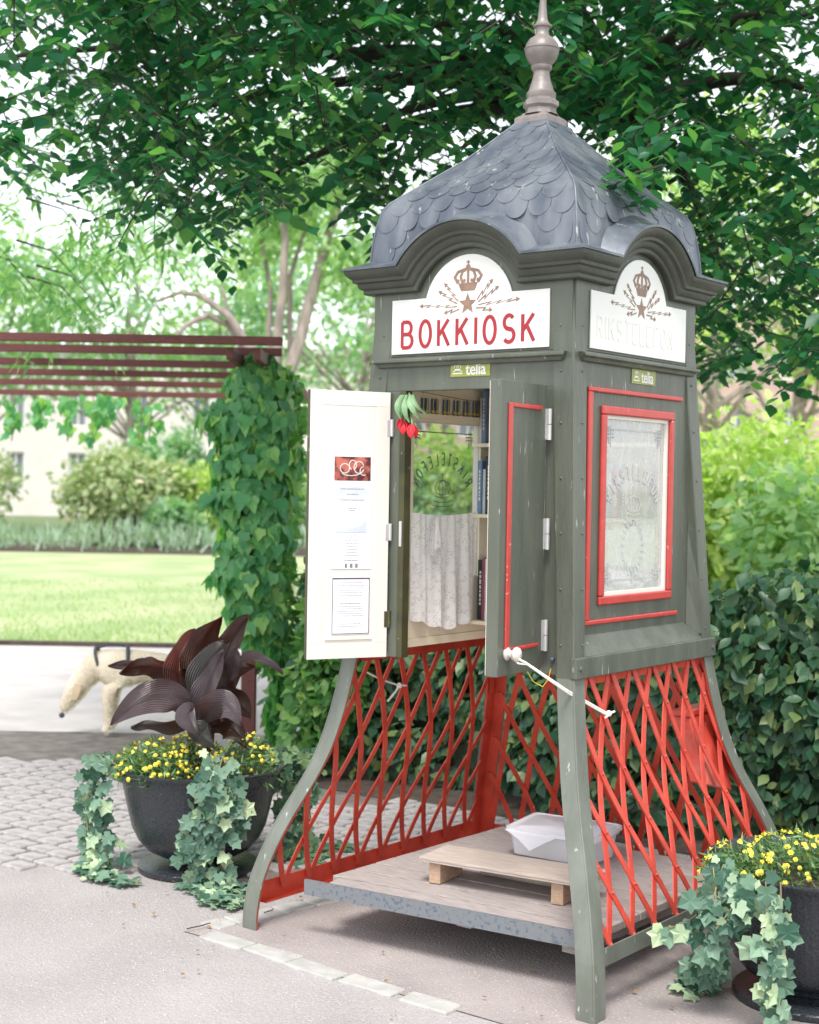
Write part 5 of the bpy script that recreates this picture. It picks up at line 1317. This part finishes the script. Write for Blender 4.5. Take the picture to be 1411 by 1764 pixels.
# planted border at the far side of the lawn
t = empty('border_tmp')
n = 9000; D = RNG.uniform(32.3, 34.2, n); off = RNG.uniform(-26, 30, n); b0 = np.array([[*V2(D[i], off[i]), 0] for i in range(n)])
b0[:, 2] = RNG.random(n)*(.42+.12*np.sin(off*1.7))
o = join_leaves('flower_border', 'blade', b0, frames(rnd(n, .35)+[0, 0, 1], rnd(n)), .22+.2*RNG.random(n), LM['lav'], None); bpy.data.objects.remove(t)
sheet('border_soil', [V2(31.9, -40), V2(37.8, -40), V2(37.8, 40), V2(31.9, 40)], .002, M['soil'])
SB = [  # pixel column, depth, half width, height, leaf, wording
 (-60, 36, 2.2, 2.6, 'shrub', 'broad olive-green shrub at the far left beyond the lawn'),
 (175, 36, 1.9, 2.6, 'shrub', 'tall mixed olive shrub behind the grey border, left of the others'),
 (262, 36.5, 1.7, 2.3, 'shrub', 'rounded olive shrub under the pale bush beyond the lawn'),
 (215, 38, 2.0, 2.5, 'yellow', 'yellow-green bush behind the olive shrubs beyond the lawn'),
 (345, 36, 1.35, 1.9, 'yellow', 'yellow-green rounded shrub just left of the creeper post'),
 (300, 35, .9, 1.1, 'far_blue', 'low blue-green shrub in front of the yellow-green one'),
 (395, 37, 1.6, 2.3, 'yellow', 'yellow-green shrub partly hidden by the creeper'),
 (285, 40, 1.4, 3.3, 'far_blue', 'pale airy bush reaching towards the building windows'),
 (500, 38, 1.8, 2.4, 'far_blue', 'cool green shrub seen between the creeper and the open door'),
 (600, 37, 2.0, 2.8, 'far', 'green shrub behind the open cream door'),
 (700, 36, 1.8, 2.6, 'far', 'green shrub seen low through the kiosk window'),
 (780, 36, 1.8, 2.9, 'yellow', 'bright shrub seen through the middle of the kiosk window'),
 (860, 37, 2.0, 2.8, 'far', 'green shrub hidden largely behind the kiosk'),
]
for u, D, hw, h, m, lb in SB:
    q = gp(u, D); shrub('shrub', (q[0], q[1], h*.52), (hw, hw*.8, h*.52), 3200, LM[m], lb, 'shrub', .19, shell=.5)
# right side: bright bushes and trees
for u, D, hw, h, m, lb in ((1240, 13, 1.0, 2.3, 'yellow', 'bright yellow-green bush right behind the kiosk'), (1330, 14, 1.3, 2.6, 'yellow', 'large sunny yellow-green bush at the right edge'), (1430, 12, 1.1, 2.1, 'far', 'fresh green bush beyond the right-hand planter'), (1150, 15, 1.3, 2.4, 'far', 'green bush hidden behind the kiosk right side')):
    q = gp(u, D); shrub('shrub', (q[0], q[1], h*.55), (hw, hw*.8, h*.5), 4200, LM[m], lb, 'shrub', .11, shell=.55)

# trees beyond
TR = [
 (-40, 44, 12, 5, 'far', 'light green tree above the far left of the pergola'),
 (220, 44, 12, 5.0, 'far_blue', 'hazy pale green tree left, in front of the pale building'),
 (380, 46, 13, 5.0, 'far', 'pale green tree above the middle of the pergola'),
 (620, 40, 12, 4.5, 'far_blue', 'cool green tree just left of the kiosk roof'),
 (740, 44, 13, 5.0, 'far', 'light green tree partly behind the kiosk roof'),
 (980, 36, 12, 5.0, 'far', 'light green tree behind the kiosk'),
 (1230, 24, 9.5, 3.2, 'yellow', 'bright yellow-green tree right of the kiosk'),
 (1380, 26, 10, 3.6, 'far', 'light green tree at the right edge'),
 (-190, 40, 12, 4.5, 'far_blue', 'tall cool green tree at the left edge'),
]
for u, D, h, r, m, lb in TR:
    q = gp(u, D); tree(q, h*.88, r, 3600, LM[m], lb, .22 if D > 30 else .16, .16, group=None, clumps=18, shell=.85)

# pale multi-stemmed tree and the tree with arching bare limbs
q = gp(495, 20); o3 = np.array([*q, 0.])
MT = empty('tree', tuple(o3), 0, 'multi-stemmed tree with pale smooth trunks rising behind the pergola end', 'tree')
for pts, r0, r1 in (([(497,760,20),(500,640,20),(545,480,20.1),(575,380,20.2),(600,290,20.2)], .115, .045), ([(480,760,20),(478,600,20),(492,440,19.9),(487,370,19.9),(480,250,19.9)], .09, .035), ([(470,760,20.2),(466,600,20.2),(466,500,20.3),(450,400,20.3),(430,300,20.3)], .055, .022), ([(505,760,20.3),(500,600,20.3),(498,480,20.3),(520,420,20.4),(545,330,20.4)], .055, .02)):
    P = [atd(*p)-o3 for p in pts]; P.insert(0, np.array([P[0][0]*.3, P[0][1]*.3, -.05])); mb = MB()
    # smooth the polyline
    PP = []
    for i in range(len(P)-1):
        for t_ in (0, .33, .66): PP.append(P[i]*(1-t_)+P[i+1]*t_+rnd(1, .012)[0])
    PP.append(P[-1]); rs = list(np.interp(np.linspace(0, 1, len(PP)), [0, 1], [r0, r1])); mb.tube(PP, rs, 10); mb.build('trunk', M['bark'], MT, sm=80)
P = []
for _ in range(24):
    c = atd(random.uniform(410, 640), random.uniform(210, 470), random.uniform(19, 22.5)); pp, d = ball_pts(260, c-o3, random.uniform(.35, .7), .95); P.append(pp)
P = np.concatenate(P); k = len(P); leaves(MT, 'oval', P, rnd(k, .7)-[0, 0, .4], rnd(k, .5)+[0, 0, .9], .13*(.6+.7*RNG.random(k)), LM['far'], 0)
o3 = np.array([*gp(430, 17), 0.]); AT = empty('tree', tuple(o3), 0, 'small tree with two bare limbs arching out to the left above the pergola', 'tree')
for pts, r0, r1 in (([(445,700,17),(430,600,17),(395,545,17),(345,508,17),(310,504,17),(268,520,17)], .075, .018), ([(440,690,17.1),(425,610,17.1),(395,560,17.1),(358,543,17),(320,560,16.9),(300,585,16.9)], .062, .022), ([(345,508,17),(330,480,17),(318,470,17)], .018, .006), ([(395,545,17),(385,500,17),(360,470,17.1)], .02, .006)):
    P = [atd(*p)-o3 for p in pts]; PP = []
    if r0 > .05: P.insert(0, np.array([.02, 0, -.05]))
    for i in range(len(P)-1):
        for t_ in (0, .5): PP.append(P[i]*(1-t_)+P[i+1]*t_)
    PP.append(P[-1]); mb = MB(); mb.tube(PP, list(np.linspace(r0, r1, len(PP))), 8); mb.build('trunk' if r0 == .075 else 'limb', M['bark'], AT, sm=80)
P = []
for _ in range(5):
    c = atd(random.uniform(180, 400), random.uniform(420, 490), random.uniform(16.3, 18)); pp, d = ball_pts(60, c-o3, random.uniform(.3, .55), 1.); P.append(pp)
P = np.concatenate(P); k = len(P); leaves(AT, 'oval', P, rnd(k, .7)-[0, 0, .4], rnd(k, .5)+[0, 0, .9], .08*(.6+.7*RNG.random(k)), LM['far'], 0)

# drooping ash branches at left
AS = empty('tree', (*gp(-420, 11), 0), 0, 'tree outside the left edge whose drooping pointed leaves hang above the pergola', 'tree'); o3 = np.array([*gp(-420, 11), 0.])
mb = MB(); limb(mb, (0, 0, -.05), (0, 0, 6.5), .2, .08, .02); mb.build('trunk', M['bark'], AS, sm=80)
P = []; dr_ = []; mb = MB()
for (u, v, k) in [(160,180,9),(190,250,9),(150,330,10),(210,360,10),(170,430,12),(215,430,8),(150,500,9),(180,540,7),(60,300,14),(20,450,14),(80,520,12),(-20,200,12),(100,150,10),(240,300,6),(165,560,7),(150,400,8)]:
    c = atd(u, v, random.uniform(9.3, 11)); src = np.array([c[0], c[1], c[2]+.35])-R2*.5
    mb.tube([src-o3, (src+c)/2+[0, 0, .1]-o3, c-o3], [.01, .006, .002], 5)
    for _ in range(k):   # compound leaf: rachis with leaflets
        p = c+rnd(1, .13)[0]; d = unit(np.array([random.gauss(0, .7), random.gauss(0, .7), -random.uniform(.3, 1.1)])); sd = unit(np.cross(d, [0, 0, 1])+rnd(1, .2)[0])
        for j in range(9):
            P.append(p+d*.03*j); s_ = (1 if j % 2 else -1); dr_.append(d*.7+sd*s_*.8 if j < 8 else d)
P = np.array(P); dr_ = np.array(dr_); k = len(P)
leaves(AS, 'narrow', P-o3, dr_+rnd(k, .12), rnd(k, .4)+[0, 0, 1], .10*(.7+.5*RNG.random(k)), LM['ash'], 0)
mb.build('branches', M['dark_bark'], AS, sm=80, kind='stuff')

# ------------------------------------------------------------------ the big dark tree overhanging the kiosk
CT = empty('tree', (*gp(1060, 9.2), 0), 0, 'large dark-leaved tree whose branches hang over and behind the kiosk', 'tree'); o3 = np.array([*gp(1060, 9.2), 0.])
mb = MB(); tp_ = limb(mb, (0, 0, -.05), (0.1, .1, 5.2), .17, .11, .015, 10); mb.build('trunk', M['dark_bark'], CT, sm=80)
P = []; Dr = []; Nr = []; S_ = []; LB = []
def lower(u):   # how far down the canopy reaches, per pixel column (as a mass of hanging boughs)
    return float(np.interp(u, [-200, 100, 180, 260, 330, 400, 440, 480, 540, 600, 640, 700, 1150, 1200, 1230, 1280, 1411, 1600], [300, 300, 320, 360, 395, 415, 395, 340, 300, 330, 400, 430, 560, 600, 640, 700, 640, 640]))
GAPS = [(575,110,40,35), (620,150,45,25), (520,190,22,28), (590,235,26,16), (430,60,20,10), (170,90,40,30), (520,90,30,16), (600,60,25,18), (300,70,8,8), (760,75,22,14), (1040,240,22,20), (1120,250,16,14), (560,330,40,30), (480,440,60,20), (420,230,28,20), (240,200,10,12), (350,330,10,14), (1215,140,14,22), (1150,640,20,30)]
def sprig(c, n_l, size, base):
    """a leafy twig: leaves in two ranks on a drooping shoot"""
    sz = random.uniform(.65, 1.2); az = random.uniform(0, 2*PI); d = np.array([math.cos(az), math.sin(az), -random.uniform(.05, .7)]); d = d/np.linalg.norm(d)
    sd = unit(np.cross(d, [0, 0, 1])); L_ = n_l*size*.32
    st_ = c-d*L_/2
    pts = []
    for j in range(n_l):
        t = j/(n_l-1); p = st_+d*L_*t+np.array([0, 0, -.10*t*t*L_*2]); pts.append(p)
        s_ = 1 if j % 2 else -1; P.append(p); Dr.append(d*.55+sd*s_*.9+np.array([0, 0, -.25])+rnd(1, .12)[0]); Nr.append(np.array([0, 0, 1.])+rnd(1, .28)[0]-d*.2); S_.append(size*sz*random.uniform(.7, 1.15)*(1-.25*abs(t-.5)))
    if random.random() < .5: LB.append((pts[0]+np.array([0, 0, .02]), pts[-1]))
cnt = 0
while cnt < 2900:
    u = random.uniform(-150, 1560); lo = lower(u)
    v = random.uniform(-330, lo+18)
    if any(((u-a)/c)**2+((v-b_)/d)**2 < 1 for a, b_, c, d in GAPS) and random.random() < .93: continue
    clump = .5+.5*math.sin(u*.028+1.7*math.sin(v*.021))*math.sin(v*.037+1.3*math.sin(u*.017))
    edge = (lo-v)
    if random.random() > .38+.75*clump and edge < 260: continue
    if edge < 60 and random.random() < .5-(edge/130): continue
    if u < 240 and random.random() < (240-u)/330: continue
    D = random.uniform(6.3, 9.8)
    if v > 150 and 590 < u < 1280: D = random.uniform(6.6, 9.8)
    c = atd(u, v, D)
    if abs(c[0]) < .75 and abs(c[1]) < .75: continue
    sprig(c, random.randint(7, 13), .105, None); cnt += 1
# canopy overhead, towards and past the camera (what shades the place from above)
for _ in range(650):
    c = np.array([random.uniform(-4.5, 3.5), random.uniform(-1.5, 4.5), random.uniform(4.4, 6.6)])
    if np.linalg.norm(c[:2]-[0, .0]) < .5: continue
    sprig(c, random.randint(7, 12), .11, None)
# a low branch in front of the right side of the roof
for (u, v, D) in [(1075,285,4.95),(1095,300,5.0),(1110,270,5.05),(1080,250,5.05),(1120,320,5.15),(1060,300,5.1),(1130,240,5.2),(1150,280,5.25),(1170,230,5.3),(1075,325,4.98),(1190,270,5.4),(1100,225,5.3),(1210,215,5.5),(1150,200,5.5),(1240,250,5.6),(1105,345,5.1)]:
    sprig(atd(u, v, D), 7, .085, None)
P = np.array(P); Dr = np.array(Dr); Nr = np.array(Nr); S_ = np.array(S_); print('canopy leaves', len(P))
leaves(CT, 'oval', P-o3, Dr, Nr, S_, LM['canopy'], 0)
mb = MB()
for a, b_ in LB: mb.tube([a-o3, (a+b_)/2-o3+[0, 0, .015], b_-o3], [.005, .004, .002], 4)
mb.build('twigs', M['dark_bark'], CT, sm=80, kind='stuff')
T0 = np.array([0, 0, 3.9])
for q in ((1240,60,7.5),(1400,30,7.2),(700,52,8.0),(640,160,8.4),(560,255,8.2),(300,200,8.3),(420,330,8.2),(500,110,8.6),(200,110,8.8),(850,120,8.4),(1300,300,8.8),(1250,480,9.0),(900,-60,7.6),(0,100,8.8),(1500,200,8.0)):
    mb = MB(); e_ = atd(*q)-o3; m_ = (T0+e_)/2+[0, 0, .45]; pts = [T0*(1-t)**2+2*m_*t*(1-t)+e_*t*t for t in np.linspace(0, 1, 12)]; mb.tube(pts, list(np.linspace(.07, .012, 12)), 7); mb.build('branch', M['dark_bark'], CT, sm=80)

# ------------------------------------------------------------------ dog on the path
DG = empty('dog', (*atz(246, 1268)[:2], 0), 0, 'pale cream dog in a dark harness sniffing the path behind the left planter, facing left', 'dog'); o3 = np.array([*atz(246, 1268)[:2], 0.])
ax_ = -rr2; ay_ = f3   # nose points to the left of the picture
def dp(x, y, z): return tuple(ax_*x+ay_*y+np.array([0, 0, z]))
sk_v = []; sk_e = []; sk_r = []
def chain(pts, start=None):
    prev = start
    for x, y, z, r in pts:
        sk_v.append(dp(x, y, z)); sk_r.append(r); i = len(sk_v)-1
        if prev is not None: sk_e.append((prev, i))
        prev = i
    return prev
chain([(-.22, 0, .46, .095)]); hip = 0
b1 = chain([(-.08, 0, .44, .095), (.06, 0, .44, .115), (.20, 0, .45, .125)], hip); chest = b1
nk = chain([(.30, 0, .45, .09), (.38, 0, .36, .072), (.43, .0, .28, .074)], chest)
chain([(.475, 0, .205, .045), (.505, 0, .14, .033)], nk)
for s_ in (-1, 1):
    chain([(.20, s_*.07, .32, .055), (.21, s_*.08, .20, .035), (.20, s_*.08, .07, .026), (.235, s_*.08, .028, .03)], chest)
    chain([(-.25, s_*.075, .34, .07), (-.18, s_*.085, .25, .045), (-.28, s_*.085, .15, .028), (-.255, s_*.085, .05, .025), (-.215, s_*.085, .028, .03)], hip)
chain([(-.34, 0, .44, .035), (-.42, 0, .34, .028), (-.46, .0, .26, .018)], hip)
me = bpy.data.meshes.new('body'); me.from_pydata(sk_v, sk_e, []); bo = bpy.data.objects.new('body', me); COL.objects.link(bo); bo.parent = DG
sm_ = bo.modifiers.new('skin', 'SKIN'); me.skin_vertices.new() if not me.skin_vertices else None
for i, r in enumerate(sk_r): me.skin_vertices[0].data[i].radius = (r, r)
me.skin_vertices[0].data[0].use_root = True
ss = bo.modifiers.new('s', 'SUBSURF'); ss.levels = 2; ss.render_levels = 2; sm_.use_smooth_shade = True
M['fur'] = mat('cream_fur', (.74, .65, .54), .9, (.64, .53, .42), 7, bump=.8, bscale=70); me.materials.append(M['fur'])
for s_ in (-1, 1):
    mb = MB(); mb.grid([[dp(.385, s_*.05, .345), dp(.41, s_*.055, .35)], [dp(.37, s_*.09, .30), dp(.42, s_*.095, .29)], [dp(.395, s_*.095, .235), dp(.425, s_*.095, .235)]]); mb.build('ear', mat('fur_tan', (.5, .38, .26), .9), DG, sm=180)
    mb = MB(); mb.ball(dp(.475, s_*.038, .245), .010, 8, 6); mb.build('eye', M['ink'], DG, sm=180)
mb = MB(); mb.ball(dp(.508, 0, .122), .018, 8, 6); mb.build('nose', M['ink'], DG, sm=180)
mb = MB()
for x0, r in ((.10, .112),):
    pts = [dp(x0+.02*math.sin(a), r*.93*math.sin(a), .445+r*1.05*math.cos(a)) for a in np.linspace(0, 2*PI, 21)]; mb.tube(pts, .014, 6)
pts = [dp(.27+.03*math.cos(a), .088*math.sin(a), .455+.092*math.cos(a)) for a in np.linspace(0, 2*PI, 21)]; mb.tube(pts, .011, 6)
mb.tube([dp(.12, 0, .562), dp(.2, 0, .572), dp(.29, 0, .55)], .009, 6)
mb.build('harness', M['ink'], DG, sm=60)

bpy.context.view_layer.update()
dg = bpy.context.evaluated_depsgraph_get(); ev = bo.evaluated_get(dg).to_mesh()
co = np.array([v.co[:] for v in ev.vertices]); tri = []
ev.calc_loop_triangles(); tri = np.array([t.vertices[:] for t in ev.loop_triangles]); bo.evaluated_get(dg).to_mesh_clear()
A_, B_, C_ = co[tri[:, 0]], co[tri[:, 1]], co[tri[:, 2]]; cr_ = np.cross(B_-A_, C_-A_); ar = np.linalg.norm(cr_, axis=1); pick = RNG.choice(len(tri), 16000, p=ar/ar.sum())
w = RNG.random((16000, 2)); w[w.sum(1) > 1] = 1-w[w.sum(1) > 1]
P = A_[pick]+(B_-A_)[pick]*w[:, :1]+(C_-A_)[pick]*w[:, 1:]; nn = unit(cr_[pick])
LM['fur'] = leafmat('cream_fur_tuft', (.70, .61, .5), (.8, .73, .64), (.84, .79, .72), .9, .2)
join_leaves('fur', 'blade', P, frames(nn*.35-ax_*.7+np.array([0, 0, -.5])+rnd(16000, .2), nn), .014+.012*RNG.random(16000), LM['fur'], DG)

# grit on the pavement in front
n = 5000; P = np.array([atz(RNG.uniform(-50, 1450), RNG.uniform(1500, 1764), .0) for _ in range(n)]); P[:, 2] = 0.002
LM['grit'] = leafmat('grit_stone', (.25, .23, .22), (.45, .43, .41), (.6, .58, .56), .9, 0)
join_leaves('loose_grit', 'quad', P, frames(rnd(n), [0, 0, 1]+rnd(n, .4)), .002+.005*RNG.random(n)**3, LM['grit'], None)

# small things lying about: dead leaves and twigs
ml = leafmat('dry_leaf', (.22, .12, .05), (.32, .2, .1), None, .8, .1)
P = []
for _ in range(260):
    P.append((*random.choice([atz(random.uniform(300, 1250), random.uniform(1480, 1760)), atz(random.uniform(480, 860), random.uniform(1380, 1440)), atz(random.uniform(150, 520), random.uniform(1450, 1600))])[:2], .012))
P = np.array(P); n = len(P); o = join_leaves('fallen_leaves', 'oval', P, frames(rnd(n)*[1, 1, .1], [0, 0, 1]+rnd(n, .3)), .006+.018*RNG.random(n)**2, ml, None)
for i, ((u0, v0), (u1, v1)) in enumerate((((322, 1600), (362, 1590)), ((455, 1572), (470, 1566)))):
    mb = MB(); a = atz(u0, v0, .012); b_ = atz(u1, v1, .014); mb.tube([a, (a+b_)/2+[.006, .01, 0], b_], .0022, 5); o = mb.build('twig', M['dark_bark'], sm=80); tag(o, ['dry twig on the corner paving stone', 'small dry twig beside the left kiosk leg'][i], 'twig')
